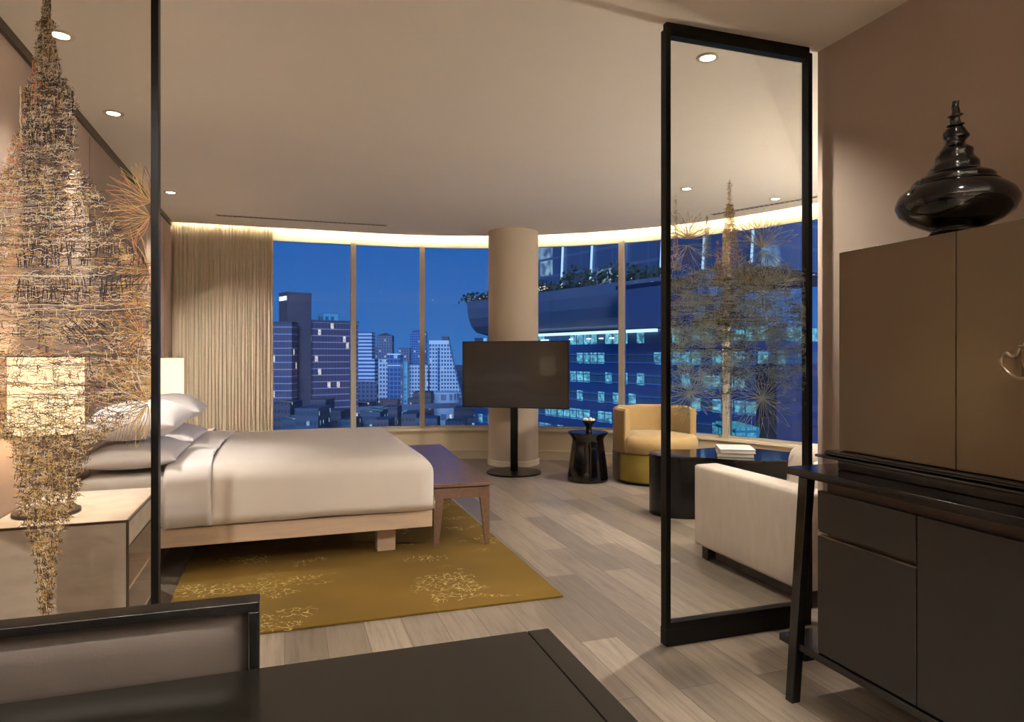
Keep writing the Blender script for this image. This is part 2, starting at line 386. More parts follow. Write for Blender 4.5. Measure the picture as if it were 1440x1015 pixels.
# added drum pendants, unseen behind the viewer, to brighten the room
for (x, y, e) in ((-.35, -1.3, 150), (1.3, -1.3, 190)):
    t = thing('fill_pendant', 'added drum pendant for fill light, unseen behind the viewer', 'lamp', (x, y, CZ), 0, 'added fill pendants behind the viewer')
    bm = B(); n = 48; vs = [[bm.verts.new((q*math.cos(2*PI*i/n), q*math.sin(2*PI*i/n), z)) for i in range(n)] for q, z in ((.25, -1.20), (.25, -.95), (.246, -.95), (.246, -1.20))]
    for k in range(4):
        for i in range(n): bm.faces.new((vs[k][i], vs[k][(i+1) % n], vs[(k+1) % 4][(i+1) % n], vs[(k+1) % 4][i]))
    obj('lamp_shade', bm, M('fill_pendant_shade', (220, 205, 180), .9, trans=.5), t)
    bm = B(); cyl(bm, 0, 0, .004, -1.05, 0, 8); obj('cord', bm, m_blackm, t)
    l = bpy.data.lights.new('bulb', 'POINT'); l.energy = e; l.shadow_soft_size = .06; l.color = (1, .915, .82)
    lo = bpy.data.objects.new('bulb', l); C.objects.link(lo); lo.parent = t; lo.location = (.03, 0, -1.09)

def fill_floor_lamp(x, y, e, label):  # added lamp, hidden by the right wall, lifts ceiling and window side
    t = thing('fill_floor_lamp', label, 'lamp', (x, y, 0))
    bm = B(); cyl(bm, 0, 0, .15, 0, .02, 40); obj('base', bm, m_blackm, t)
    bm = B(); cyl(bm, 0, 0, .012, .02, 1.42, 12); obj('pole', bm, m_blackm, t)
    bm = B(); bmesh.ops.create_uvsphere(bm, u_segments=32, v_segments=16, radius=.14, matrix=Matrix.Translation((0, 0, 1.56)))
    g = obj('globe', bm, glass('globe_glass', (255, 250, 240), .3), t, smooth=True)
    l = bpy.data.lights.new('bulb', 'POINT'); l.energy = e; l.shadow_soft_size = .10; l.color = (1, .915, .82)
    lo = bpy.data.objects.new('bulb', l); C.objects.link(lo); lo.parent = t; lo.location = (0, 0, 1.56)
fill_floor_lamp(4.62, 3.0, 170, 'added globe lamp for fill light, unseen beyond the far end of the sofa')
# ceiling grilles
def grille(x0, x1, y, label, rz=0, loc=None):
    L_ = x1-x0
    t = thing('ceiling_grille', label, 'vent', loc or ((x0+x1)/2, y, CZ), rz)
    bm = B(); box(bm, -L_/2, L_/2, -.036, -.028, -.004, 0); box(bm, -L_/2, L_/2, .028, .036, -.004, 0)
    box(bm, -L_/2-.008, -L_/2, -.036, .036, -.004, 0); box(bm, L_/2, L_/2+.008, -.036, .036, -.004, 0); obj('frame', bm, m_ring, t)
    obj('slot', bx(-L_/2, L_/2, -.028, .028, -.002, -.0005), m_grille, t)
    bm = B()
    for k in range(int(L_/.05)): box(bm, -L_/2+k*.05, -L_/2+k*.05+.006, -.026, .026, -.0035, -.0021)
    obj('louvre', bm, m_ring, t)
grille(-.66, 1.06, 7.50, 'long linear air grille in the ceiling above the left windows')
a, b = Vector((4.12, 5.86)), Vector((4.62, 4.75))
grille(0, (b-a).length, 0, 'linear air grille in the ceiling near the right windows', math.atan2(b.y-a.y, b.x-a.x), ((a.x+b.x)/2, (a.y+b.y)/2, CZ))

# curtain
bm = B(); nx = 560; prev = None; x0, x1 = XL+.03, CX+SW+.03
for i in range(nx+1):
    u = i/nx; x = x0+(x1-x0)*u
    ph = 2*PI*u*27+1.3*math.sin(u*19)+.8*math.sin(u*43)
    y = CY+R0-.040+.017*math.sin(ph)+.006*math.sin(ph*2.3+1)+.006*math.sin(u*61)
    col = [bm.verts.new((x+.004*math.sin(u*50+k), y+.004*math.sin(k*.9+u*30)*(1-k/8), z)) for k, z in enumerate((.015, .4, .8, 1.2, 1.6, 2.0, 2.3, 2.6, 2.86))]
    if prev:
        for k in range(8): bm.faces.new((prev[k], col[k], col[k+1], prev[k+1]))
    prev = col
t = thing('curtain', 'beige sheer pleated curtain hanging between the bed and the left window', 'curtain', (x0, CY+R0, 0))
cu = obj('drape', bm, m_curt, t, smooth=True, w=True); so = cu.modifiers.new('s', 'SOLIDIFY'); so.thickness = .0015
obj('track', bx(x0, x1, CY+R0-.06, CY+R0-.02, 2.862, 2.90), m_trim, t, w=True)

# ------------------------------------------------------------------ glass partitions with printed drawing
cols_art = [M('ink_plum', (44, 28, 40), .6, var=0), M('ink_brown', (122, 94, 66), .6, var=0), M('ink_ochre', (228, 194, 120), .6, var=0),
            M('ink_cream', (252, 244, 222), .6, var=0), M('ink_orange', (226, 158, 112), .6, var=0),
            M('ink_olive', (178, 190, 112), .6, var=0), M('ink_grey', (206, 218, 222), .6, var=0), M('ink_teal', (178, 212, 212), .6, var=0)]
PY = 2.552
def ppix(px, py, Y=PY):
    k = (px-720)/F; d = FW+RT*k; t_ = Y/d.y
    return d.x*t_, zat(py, t_)
class Art:
    def __init__(s, bounds): s.bm = B(); s.b = bounds; s.k = 0
    def line(s, pts, w, mi):
        x0, x1, z0, z1 = s.b
        q = [p for p in pts]
        if any(not (x0 < x < x1 and z0 < z < z1) for x, z in q): 
            q = [(min(max(x, x0), x1), min(max(z, z0), z1)) for x, z in q]
        w *= .74; s.k = (s.k+1) % 9; y = PY-.0062-s.k*.00005
        L_, R_ = [], []
        for i, p in enumerate(q):
            a, b = q[max(i-1, 0)], q[min(i+1, len(q)-1)]
            dx, dz = b[0]-a[0], b[1]-a[1]; d = math.hypot(dx, dz)
            if d < 1e-6: return
            tw = w*(.55+.45*math.sin(PI*(i+.5)/len(q)))/2
            nx_, nz_ = -dz/d*tw, dx/d*tw
            L_.append(s.bm.verts.new((p[0]+nx_, y, p[1]+nz_))); R_.append(s.bm.verts.new((p[0]-nx_, y, p[1]-nz_)))
        for i in range(len(q)-1):
            f = s.bm.faces.new((L_[i], L_[i+1], R_[i+1], R_[i])); f.material_index = mi
    def scrib(s, px, py, length, ang, w, mi, wob=2.0, n=4):   # pixel-sized scribble laid on the real pane
        pts = []
        for i in range(n+1):
            u = i/n-.5
            x = px+math.cos(ang)*length*u+rnd.uniform(-wob, wob)*.5; y = py+math.sin(ang)*length*u+rnd.uniform(-wob, wob)
            pts.append(ppix(x, y))
        s.line(pts, w, mi)
    def burst(s, cx, cy, r, a0, a1, n, mis, w=.0022, petal=True):
        for k in range(n):
            a = a0+(a1-a0)*k/max(1, n-1)+rnd.uniform(-.06, .06); rr = r*rnd.uniform(.7, 1.1); b = rnd.uniform(.04, .11)*(1.25 if n < 20 else 1)
            for sg in ((-1, 1) if petal else (1,)):
                pts = []
                for i in range(7):
                    u = i/6; rad = rr*u; off = sg*b*math.sin(PI*min(1, u*1.02))*r*1.0
                    pts.append(ppix(cx+math.cos(a)*rad-math.sin(a)*off, cy-math.sin(a)*rad-math.cos(a)*off))
                s.line(pts, w, rnd.choice(mis))
def interp(tab, y):
    for (y0, *a), (y1, *b) in zip(tab, tab[1:]):
        if y0 <= y <= y1:
            u = (y-y0)/(y1-y0); return [p+(q-p)*u for p, q in zip(a, b)]
    return None
def partition(x0, x1, label):
    t = thing('glass_partition', label, 'glass panel', ((x0+x1)/2, PY, 0))
    f = .023; d0, d1 = PY-.022, PY+.022; zt = CZ-.03
    obj('post', bx(x0, x0+f, d0, d1, .075, zt), m_frame, t, w=True, bevel=.0015)
    obj('post', bx(x1-f, x1, d0, d1, .075, zt), m_frame, t, w=True, bevel=.0015)
    obj('top_rail', bx(x0+f, x1-f, d0, d1, zt-.03, zt), m_frame, t, w=True, bevel=.0015)
    obj('bottom_rail', bx(x0+f, x1-f, d0, d1, .075, .103), m_frame, t, w=True, bevel=.0015)
    obj('floor_track', bx(x0+.004, x1-.004, d0+.003, d1+.01, 0, .074), m_frame, t, w=True, bevel=.0015)
    obj('ceiling_track', bx(x0+.008, x1-.008, d0+.01, d1-.006, zt+.001, CZ), m_frame, t, w=True)
    obj('pane', bx(x0+f, x1-f, PY-.004, PY+.004, .103, zt-.03), m_glass, t, w=True)
    return t, (x0+f+.002, x1-f-.002, .11, zt-.035)
tl, bl = partition(XL+.004, -.402, 'glass panel in a black frame on the left, printed with a large upside-mirrored spired temple drawing')
tr_, br_ = partition(1.548, 2.325, 'glass panel in a black frame at right, printed with small spires and flower bursts')
# left drawing
A = Art(bl)
tabL = [(-40, 2, 2), (0, 3, 3), (28, 5, 5), (36, 14, 14), (48, 6, 6), (60, 14, 12), (105, 17, 20), (125, 28, 34), (150, 32, 42), (168, 30, 38), (200, 46, 40), (240, 62, 50), (270, 80, 72), (290, 110, 90),
        (330, 150, 104), (362, 160, 120), (368, 210, 148), (520, 210, 150), (560, 180, 145), (585, 120, 120), (605, 75, 95), (625, 48, 62), (700, 38, 42), (726, 34, 30), (760, 22, 18), (800, 13, 11), (862, 5, 5)]
for k in range(20500):
    y = rnd.uniform(-30, 862); h = interp(tabL, y)
    if not h: continue
    wl, wr = h
    if 200 < y < 292: wr += 9*(((y-200)/11.5) % 1)-5
    if 590 < y < 860: wr += 4*math.sin(y*.4); wl += 4*math.sin(y*.47+1)
    x = 66+rnd.uniform(-wl, wr)
    if 200 < y < 580 and noise.noise(Vector((x*.022, y*.055, 7.7)))+.5*noise.noise(Vector((x*.1, y*.16, 2.2))) < -.2 and rnd.random() < .7: continue
    if x < -55 or x > 214: continue
    wfrac = (wl+wr)/300
    if rnd.random() > .40+.60*min(1, wfrac*2.2): continue
    left = (x < 30)
    if y < 560:
        if left: mi = rnd.choices([4, 2, 3, 1, 0], [5, 3, 3, 3, 1.2 if y > 250 else .6])[0]
        elif x > 170 and y > 240: mi = rnd.choices([2, 4, 1, 3], [4, 3, 3, 1])[0]
        elif y < 110: mi = rnd.choices([0, 1, 3, 2], [2, 4, 4, 1])[0]
        else: mi = rnd.choices([0, 1, 2, 3, 4], [9, 2.6, 2.4, 3.8, .7])[0]
        if y > 440: mi = rnd.choices([0, 1, 2, 3, 4], [5.5, 2.4, 3.8, 3.6, 1.6])[0]
    else: mi = rnd.choices([0, 1, 2, 3], [2.6, 5.0, 3.6, 1.2])[0]
    r = rnd.random()
    if r < .60: A.scrib(x, y, rnd.uniform(6, 26)*min(1, .3+wfrac), rnd.uniform(-.14, .14), rnd.uniform(.0016, .0034), mi, 2.0, 6)
    elif r < .82: A.scrib(x, y, rnd.uniform(4, 13), PI/2+rnd.uniform(-.25, .25), rnd.uniform(.0014, .003), mi, 1.4, 3)
    else: A.scrib(x, y, rnd.uniform(4, 12), rnd.uniform(0, PI), rnd.uniform(.0014, .003), mi, 3.2, 6)
for y in (126, 158, 168, 182, 196, 210, 226, 238, 252, 262, 272, 281, 290, 304, 316, 329, 341, 350, 362, 372, 386, 398, 410, 424, 432, 438, 446, 470, 498, 512, 540, 556):     # the ledges of the tiers
    wl, wr = interp(tabL, y)
    for rep in range(9):
        xs = max(-52, 66-wl); pts = []
        n = 16; yy = y+rnd.uniform(-2.0, 2.0); xe = min(213, 66+wr+rnd.uniform(-4, 5))
        xs = rnd.uniform(xs, xs+(xe-xs)*.8); xe = min(xe, xs+rnd.uniform(.15, .5)*(wl+wr)); yy += rnd.uniform(-2, 2)
        if xe-xs < 12: continue
        for i in range(n+1): pts.append(ppix(xs+(xe-xs)*i/n, yy+rnd.uniform(-1.3, 1.3)+3.5*math.sin(i/n*PI)*(.6 if y > 200 else .2)))
        A.line(pts, rnd.uniform(.0018, .0038), rnd.choice((0, 0, 1, 3, 2)) if y < 480 else rnd.choice((0, 1, 1, 2)))
for x, y0, y1, mi in ((64, -40, 40, 0), (71, -40, 40, 1), (30, 122, 200, 3), (33, 126, 210, 4), (47, 86, 150, 4), (50, 92, 160, 4), (40, 130, 175, 0), (96, 125, 150, 1), (103, 128, 160, 0), (55, 100, 160, 0), (60, 70, 150, 1)):
    for r in range(3): A.line([ppix(x+rnd.uniform(-1.5, 1.5), y0+(y1-y0)*i/8) for i in range(9)], .0034, mi)
for k in range(220):                        # windows of the drawn tiers
    y = rnd.choice((184, 196, 350, 366, 400, 414)); x = rnd.uniform(25, 205)
    if y < 300: x = rnd.uniform(42, 104)
    A.scrib(x, y, rnd.uniform(10, 24), PI/2+rnd.uniform(-.2, .2), .004, 0, 1.2, 3)
for k in range(60): A.scrib(95+k*.9+rnd.uniform(-4, 4), 448+rnd.uniform(0, 36), rnd.uniform(10, 28), .75, .0032, rnd.choice((0, 0, 1)), 1, 3)
for (cx, cy, r, a0, a1, n, c) in ((212, 285, 62, 1.7, 3.3, 22, (4, 1, 2)), (212, 305, 60, 2.4, 4.2, 20, (4, 2, 1)), (209, 380, 62, 1.8, 4.4, 34, (1, 0, 2, 4)), (208, 565, 90, 1.65, 3.2, 24, (2, 3, 4)), (208, 568, 60, 3.2, 4.7, 18, (2, 1, 3)), (200, 470, 55, 1.7, 4.5, 30, (2, 4, 1))):
    A.burst(cx, cy, r, a0, a1, n, c)
for k in range(9): 
    x = 205-k*4.5; A.line([ppix(x+rnd.uniform(-1, 1)-i*2.2, 592+i*8+rnd.uniform(-1, 1)) for i in range(5)], .0018, 1)
obj('printed_drawing', A.bm, cols_art, tl, w=True, keep=True)
# right drawing
A = Art(br_)
tabR = [(255, 1, 1), (288, 1.5, 1.5), (292, 5, 5), (310, 7, 7), (340, 9, 10), (352, 13, 16), (372, 18, 20), (385, 24, 22)]
for k in range(1200):
    y = rnd.uniform(256, 400); h = interp(tabR, y) or (30, 26)
    if y < 288 and rnd.random() < .8: continue
    x = 1025+rnd.uniform(-h[0], h[1]); A.scrib(x, y, rnd.uniform(3, 9), rnd.choice((0, PI/2, rnd.uniform(0, PI))), .0024, rnd.choices([3, 4, 1, 5, 2], [3, 2, 2, 2, 1])[0], 1.2, 3)
for (cx, y0, y1, hw, c) in ((993, 302, 362, 7, (1, 5, 6)), (949, 268, 380, 6, (3, 4, 5)), (1008, 335, 400, 5, (4, 1, 6)), (1046, 356, 400, 4, (5, 6, 1)), (1054, 362, 400, 4, (1, 6)), (1134, 392, 430, 4, (0, 1))):
    for k in range(230):
        u = rnd.random()**.6; y = y0+(y1-y0)*u; A.scrib(cx+rnd.uniform(-hw, hw)*u, y, rnd.uniform(2, 6), rnd.choice((0, PI/2)), .0022, rnd.choice(c), 1, 3)
for k in range(11500):
    y = 372+(rnd.betavariate(1.5, 2.4))*225; x = rnd.uniform(942, 1134)
    if y > 548 and not (995 < x < 1030 or rnd.random() < .12): continue
    nv = noise.noise(Vector((x*.035, y*.07, 4.2)))+.6*noise.noise(Vector((x*.12, y*.2, 1.2)))
    core = 1008 < x < 1046
    if nv < (-.35 if core else -.05) and rnd.random() < .8: continue
    if x > 1110 and y < 430 and rnd.random() < .7: continue
    if y < 400: mi = rnd.choices([0, 1, 5, 6, 2], [2, 1, 3, 5, 0])[0]
    elif y < 470: mi = rnd.choices([0, 1, 5, 6, 7], [3, .7, 1.6, 5, 5])[0]
    else: mi = rnd.choices([0, 5, 6, 7], [1.8, .7, 3, 9])[0]
    r = rnd.random()
    if core and rnd.random() < .3: mi = rnd.choice((0, 0, 1))
    if r < .4: A.scrib(x, y, rnd.uniform(5, 20), rnd.uniform(-.1, .12), rnd.uniform(.0016, .0034), mi, 1.8, 6)
    elif r < .6: A.scrib(x, y, rnd.uniform(4, 12), PI/2+rnd.uniform(-.2, .2), .0022, mi, 1, 3)
    else: A.scrib(x, y, rnd.uniform(3, 9), rnd.uniform(0, PI), .0022, mi, 3, 5)
for y in (393, 402, 415, 426, 441, 447, 451, 457, 470, 490):
    for rep in range(3):
        xs = rnd.uniform(942, 1000) if rep else 942; xe = rnd.uniform(1050, 1134)
        A.line([ppix(xs+(xe-xs)*i/14, y+rnd.uniform(-1.4, 1.4)) for i in range(15)], rnd.uniform(.002, .0042), rnd.choice((0, 0, 5, 6)))
for (cx, cy, r, a0, a1, n, c) in ((966, 336, 42, .3, 2.9, 17, (3, 2, 6)), (966, 345, 40, 3.3, 6.1, 16, (6, 1, 7)), (1070, 348, 50, .25, 2.9, 22, (2, 5, 6, 3)), (1072, 352, 46, 3.6, 5.8, 14, (6, 7)),
                                 (1072, 408, 46, .2, 3.0, 17, (6, 6, 7, 1)), (1072, 415, 46, 3.3, 6.1, 15, (6, 7, 5)), (1104, 395, 26, 0, 3, 14, (5, 6)), (970, 552, 42, 0, 6.2, 22, (6, 6, 5, 7)), (1071, 560, 52, 0, 6.2, 28, (6, 6, 7, 5))):
    A.burst(cx, cy, r, a0, a1, n, c, .0034)
A.line([ppix(1025, 252+i*6) for i in range(8)], .003, 3)
for x in (1013, 1024): A.line([ppix(x+rnd.uniform(-1, 1), 540+i*9) for i in range(9)], .003, 1)
obj('printed_drawing', A.bm, cols_art, tr_, w=True, keep=True)

# ------------------------------------------------------------------ bed
BX0, BX1, BY0, BY1 = -1.08, .88, 4.19, 6.11
t = thing('bed', 'wide pale oak platform bed with a white mattress, standing on the ochre rug', 'bed', (-.1, 5.15, 0))
bm = bx(BX0, BX1, BY0, BY1, .175, .280); obj('bed_frame', bm, m_bedwood, t, w=True, bevel=.004)
for (x, y) in ((.555, 4.32), (.555, 5.88), (-.95, 4.75), (-.95, 5.88)): obj('foot', bx(x, x+.115, y, y+.10, .012, .1745), m_bedwood, t, w=True, bevel=.002)
obj('mattress', softbox(BX0+.01, BX1-.035, BY0+.025, BY1-.025, .284, .572, .045), m_sheet, t, w=True, smooth=True)
def duvet_shell(x0, x1, y0, y1, z0, z1, r, seed, jit):
    # cross-section arch along Y, closed rounded foot end; open underneath
    bm = B(); prof = []
    def arc(cy, cz, a0, a1, k=8): return [(cy+r*math.cos(a0+(a1-a0)*i/k), cz+r*math.sin(a0+(a1-a0)*i/k)) for i in range(k+1)]
    prof = [(y0+.004, z0), (y0, z0+.05), (y0-.004, z0+.12)]+arc(y0+r, z1-r, PI, PI/2)+[(y0+r+(y1-y0-2*r)*i/16, z1) for i in range(1, 16)]+arc(y1-r, z1-r, PI/2, 0)+[(y1+.004, z0+.12), (y1, z0+.05), (y1-.004, z0)]
    n = 44; rows = []
    cy, h = (y0+y1)/2, z1-z0
    st = [x0+(x1-r-x0)*i/n for i in range(n+1)]
    for x in st: rows.append([Vector((x, p[0], p[1])) for p in prof])
    for k in range(1, 11):                     # foot end rounds over and drops
        a = k/10*PI/2; x = x1-r+r*math.sin(a); dz = r*(1-math.cos(a)); sh = r*(1-math.cos(a))
        rows.append([Vector((x, cy+(p[0]-cy)*(1-sh*.55/(y1-y0)*2*.55), min(p[1], z1-dz))) for p in prof])
    for zz in (z1-r-.06, z1-r-.13, z0+.05, z0):
        rows.append([Vector((x1+.002*math.sin(p[0]*9), cy+(p[0]-cy)*(1-r*.55/(y1-y0)*2*.55), min(p[1], zz))) for p in prof])
    vs = []
    for row in rows:
        rr = []
        for p in row:
            q = p+noise.noise_vector(p*2.3+Vector((seed, 0, 0)))*jit
            top = max(0, (p.z-z0)/h)
            q.z += .008*math.sin(p.x*2.1+1)*top
            rr.append(bm.verts.new(q))
        vs.append(rr)
    for a, b in zip(vs, vs[1:]):
        for i in range(len(prof)-1): bm.faces.new((a[i], a[i+1], b[i+1], b[i]))
    bmesh.ops.remove_doubles(bm, verts=bm.verts, dist=.0008)
    return bm
dv = thing('duvet', 'thick smooth white duvet spread over the bed, its top edge folded back', 'duvet', (0, 5.15, .284))
o = obj('cover', duvet_shell(-.43, .890, 4.165, 6.135, .29, .612, .10, 3, .012), m_duvet, dv, w=True, smooth=True)
s_ = o.modifiers.new('s', 'SOLIDIFY'); s_.thickness = .012; s_.offset = -1
def band(x0, x1, y0, y1, z0, z1, r, jit, seed):
    bm = B(); prof = []
    for i in range(9): a = PI-(PI/2)*i/8; prof.append((y0+r+r*math.cos(a), z1-r+r*math.sin(a)))
    prof = [(y0+.004, z0), (y0, z0+.08)]+prof+[(y0+r+(y1-y0-2*r)*i/16, z1) for i in range(1, 16)]
    for i in range(9): a = PI/2-(PI/2)*i/8; prof.append((y1-r+r*math.cos(a), z1-r+r*math.sin(a)))
    prof += [(y1, z0+.08), (y1-.004, z0)]
    vs = []
    for k in range(13):
        x = x0+(x1-x0)*k/12
        e = .014 if k == 0 else 0
        rr = []
        for p in prof:
            slant = .10*max(0, (z1-p[1]))/(z1-z0)*(1 if k > 6 else .3)
            q = Vector((x-slant*0+(.03*math.sin(p[0]*2.2) if k == 12 else 0), p[0], p[1]-e)); q += noise.noise_vector(q*3+Vector((seed, 0, 0)))*jit; rr.append(bm.verts.new(q))
        vs.append(rr)
    for a, b in zip(vs, vs[1:]):
        for i in range(len(prof)-1): bm.faces.new((a[i], a[i+1], b[i+1], b[i]))
    return bm
o = obj('folded_edge', band(-.64, -.40, 4.155, 6.145, .292, .632, .10, .008, 9), m_sheet, dv, w=True, smooth=True)
s_ = o.modifiers.new('s', 'SOLIDIFY'); s_.thickness = .014; s_.offset = -1
def pillow(L_, W_, H_, seed):
    bm = B(); n = 26; top = {}; bot = {}
    for i in range(n+1):
        for j in range(n+1):
            u, v = -1+2*i/n, -1+2*j/n
            x = L_/2*u*(1-.09*(1-v*v)*abs(u)**2+.02); y = W_/2*v*(1-.07*(1-u*u)*abs(v)**2+.02)
            h = ((1-abs(u)**2.6)*(1-abs(v)**2.6))**.62
            w_ = noise.noise(Vector((x*5+seed, y*5, seed)))*.018*h
            edge = i in (0, n) or j in (0, n)
            top[i, j] = bm.verts.new((x, y, H_*.56*h+w_+.002)); bot[i, j] = top[i, j] if edge else bm.verts.new((x, y, -H_*.44*h*.9+w_*.4))
    for i in range(n):
        for j in range(n):
            bm.faces.new((top[i, j], top[i+1, j], top[i+1, j+1], top[i, j+1])); 
            q = [bot[i, j], bot[i, j+1], bot[i+1, j+1], bot[i+1, j]]
            if len(set(q)) == 4:
                try: bm.faces.new(q)
                except ValueError: pass
    return bm
for k, (x, y, z, H_, rx, ry, rz, lab) in enumerate((
        (-.84, 4.60, .652, .165, 0, -.02, .02, 'white pillow lying flat on the mattress, bottom of the near stack'),
        (-.835, 4.62, .845, .24, .02, -.05, -.03, 'plump white pillow on top of the near stack'),
        (-.84, 5.52, .653, .165, 0, -.02, -.03, 'white pillow at the bottom of the far stack, by the curtain'),
        (-.82, 5.50, .842, .22, -.02, -.04, .04, 'plump white pillow on top of the far stack, by the curtain'))):
    p = obj('pillow', pillow(.51, .78, H_, k*3.1), m_pillow, smooth=True, sub=1); p.location = (x, y, z); p.rotation_euler = (rx, ry, rz)
    tag(p, lab, 'pillow')

# ------------------------------------------------------------------ nightstands + lamps
def nightstand(y0, y1, label):
    t = thing('nightstand', label, 'nightstand', (-.9, (y0+y1)/2, 0)); x0, x1 = XL+.004, -.63; z0, z1 = .045, .55; th = .022
    bm = B(); box(bm, x0, x1, y0, y0+th, z0, z1); box(bm, x0, x1, y1-th, y1, z0, z1); box(bm, x0, x1, y0+th, y1-th, z1-th, z1); box(bm, x0, x1, y0+th, y1-th, z0, z0+th); box(bm, x0, x0+.01, y0+th, y1-th, z0+th, z1-th)
    obj('body', bm, m_shag, t, w=True)
    bm = B(); e = .003; b_ = .007
    for yy in (y0, y1):
        a_, c_ = (yy-e, yy+b_) if yy == y0 else (yy-b_, yy+e)
        box(bm, x1-b_, x1+e, a_, c_, z0, z1+e)
    box(bm, x1-b_, x1+e, y0+b_, y1-b_, z1-b_, z1+e); box(bm, x0, x1-b_, y0-e, y0+b_, z1-b_, z1+e); box(bm, x1-b_, x1+e, y0+b_, y1-b_, z0-e, z0+b_)
    obj('edge_trim', bm, M('brown_edge', (84, 68, 54), .4), t, w=True)
    dr = obj('drawer', bx(x0+.03, x1-.035, y0+th+.003, y1-th-.003, .395, z1-th-.006), m_shag, t, w=True, bevel=.002)
    obj('finger_groove', bx(x1-.036, x1-.034, y0+th+.003, y1-th-.003, .385, .393), m_dark, dr, w=True)
    obj('shelf', bx(x0+.012, x1-.03, y0+th, y1-th, .20, .215), m_bedwood, t, w=True)
    obj('plinth', bx(x0+.02, x1-.05, y0+.03, y1-.03, 0, z0-.001), m_dark, t, w=True)
nightstand(3.236, 4.01, 'pale linen-textured nightstand with dark edges, at left behind the glass drawing')
nightstand(6.25, 7.07, 'pale nightstand on the far side of the bed, its top corner showing beside the pillows')
def shade_mat():
    m, nt, out = newmat('lit_lamp_shade'); L = nt.links.new
    d = N(nt, 'ShaderNodeBsdfDiffuse'); d.inputs[0].default_value = lin((235, 222, 200))
    e = N(nt, 'ShaderNodeEmission'); e.inputs[0].default_value = lin((255, 226, 180))
    # linen weave modulates the glow a little
    tc = N(nt, 'ShaderNodeTexCoord'); ns = N(nt, 'ShaderNodeTexNoise'); ns.inputs['Scale'].default_value = 90; L(tc.outputs['Object'], ns.inputs[0])
    r = ramp(nt, ns.outputs[0], [(.3, (.9, .9, .9, 1)), (.7, (1.02, 1.02, 1.02, 1))]); mu = N(nt, 'ShaderNodeMath', op='MULTIPLY'); mu.inputs[1].default_value = 1.0
    L(r.outputs[0], mu.inputs[0]); L(mu.outputs[0], e.inputs[1])
    a = N(nt, 'ShaderNodeAddShader'); L(d.outputs[0], a.inputs[0]); L(e.outputs[0], a.inputs[1]); L(a.outputs[0], out.inputs[0]); return m
m_shade = shade_mat()
def lamp(x, y, zb, zt, r, label, base=.13):
    t = thing('bedside_lamp', label, 'lamp', (x, y, .55))
    bm = B(); cyl(bm, x, y, base, .5535, .566, 48); obj('base', bm, m_dark, t, w=True, bevel=.002)
    bm = B(); cyl(bm, x, y, .006, .566, zt+.045, 16); obj('stem', bm, m_dark, t, w=True)
    bm = B(); n = 64
    for (ra, rb) in ((r, r-.003),):
        vs = [[bm.verts.new((x+q*math.cos(2*PI*i/n), y+q*math.sin(2*PI*i/n), z)) for i in range(n)] for q, z in ((ra, zb), (ra, zt), (rb, zt), (rb, zb))]
        for k in range(4):
            for i in range(n): bm.faces.new((vs[k][i], vs[k][(i+1) % n], vs[(k+1) % 4][(i+1) % n], vs[(k+1) % 4][i]))
    obj('lamp_shade', bm, m_shade, t, w=True, smooth=False)
    bm = B(); tube(bm, [(x+(r)*math.cos(2*PI*i/48), y+(r)*math.sin(2*PI*i/48), zb) for i in range(48)], .0025, 6, True); obj('shade_trim', bm, m_dark, t, w=True); bm = B(); tube(bm, [(x+(r)*math.cos(2*PI*i/48), y+(r)*math.sin(2*PI*i/48), zt) for i in range(48)], .0025, 6, True)
    obj('shade_trim', bm, m_dark, t, w=True)
    l = bpy.data.lights.new('bulb', 'POINT'); l.energy = 5; l.shadow_soft_size = .04; l.color = (1, .82, .62)
    lo = bpy.data.objects.new('bulb', l); C.objects.link(lo); lo.parent = t; lo.location = (0.02, 0, (zb+zt)/2-.55)
lamp(-1.0, 3.50, .905, 1.245, .142, 'lit cylindrical bedside lamp glowing behind the drawing on the left glass')
lamp(-1.012, 6.83, .895, 1.23, .136, 'lit cylindrical bedside lamp on the far side of the bed, before the curtain', .11)

# ------------------------------------------------------------------ rug
t = obj('rug', bx(-.55, 1.365, 3.227, 5.97, .0005, .012), m_rug, bevel=.003)
tag(t, 'ochre rug with pale coral-like pattern lying under the bed and bench', 'rug')

# ------------------------------------------------------------------ bench
bn = thing('bench', 'low walnut bench with tapered legs at the foot of the bed', 'bench', (1.28, 4.25, .0), math.radians(-3.2))
W_, L_ = .375, 1.98
obj('top', bx(-W_, 0, 0, L_, .398, .42), m_walnut, bn, bevel=.003)
bm = B(); box(bm, -W_+.04, -.04, .006, .030, .325, .392); box(bm, -W_+.04, -.04, L_-.030, L_-.006, .325, .392); box(bm, -W_+.006, -W_+.028, .03, L_-.03, .34, .392); box(bm, -.028, -.006, .03, L_-.03, .34, .392)
obj('apron', bm, m_walnut, bn, bevel=.002)
obj('shadow_gap', bx(-W_+.02, -.02, .02, L_-.02, .3925, .3975), m_dark, bn)
for sx in (0, 1):
    for sy in (0, 1):
        bm = B(); xo = -.003 if sx else -W_+.003; dx = -1 if sx else 1; yo = .004 if sy == 0 else L_-.004; dy = 1 if sy == 0 else -1
        tw, bw = .072, .030; zb_ = .0125 if (sx == 0 or sy == 0) and 1 else .0125
        def q(w, z): 
            a = [(xo, yo, z), (xo+dx*w, yo, z), (xo+dx*w, yo+dy*w*.6, z), (xo, yo+dy*w*.6, z)]
            return a if dx*dy > 0 else a[::-1]
        hexa(bm, q(bw, zb_), q(tw, .3915)); obj('leg', bm, m_walnut, bn, bevel=.002)

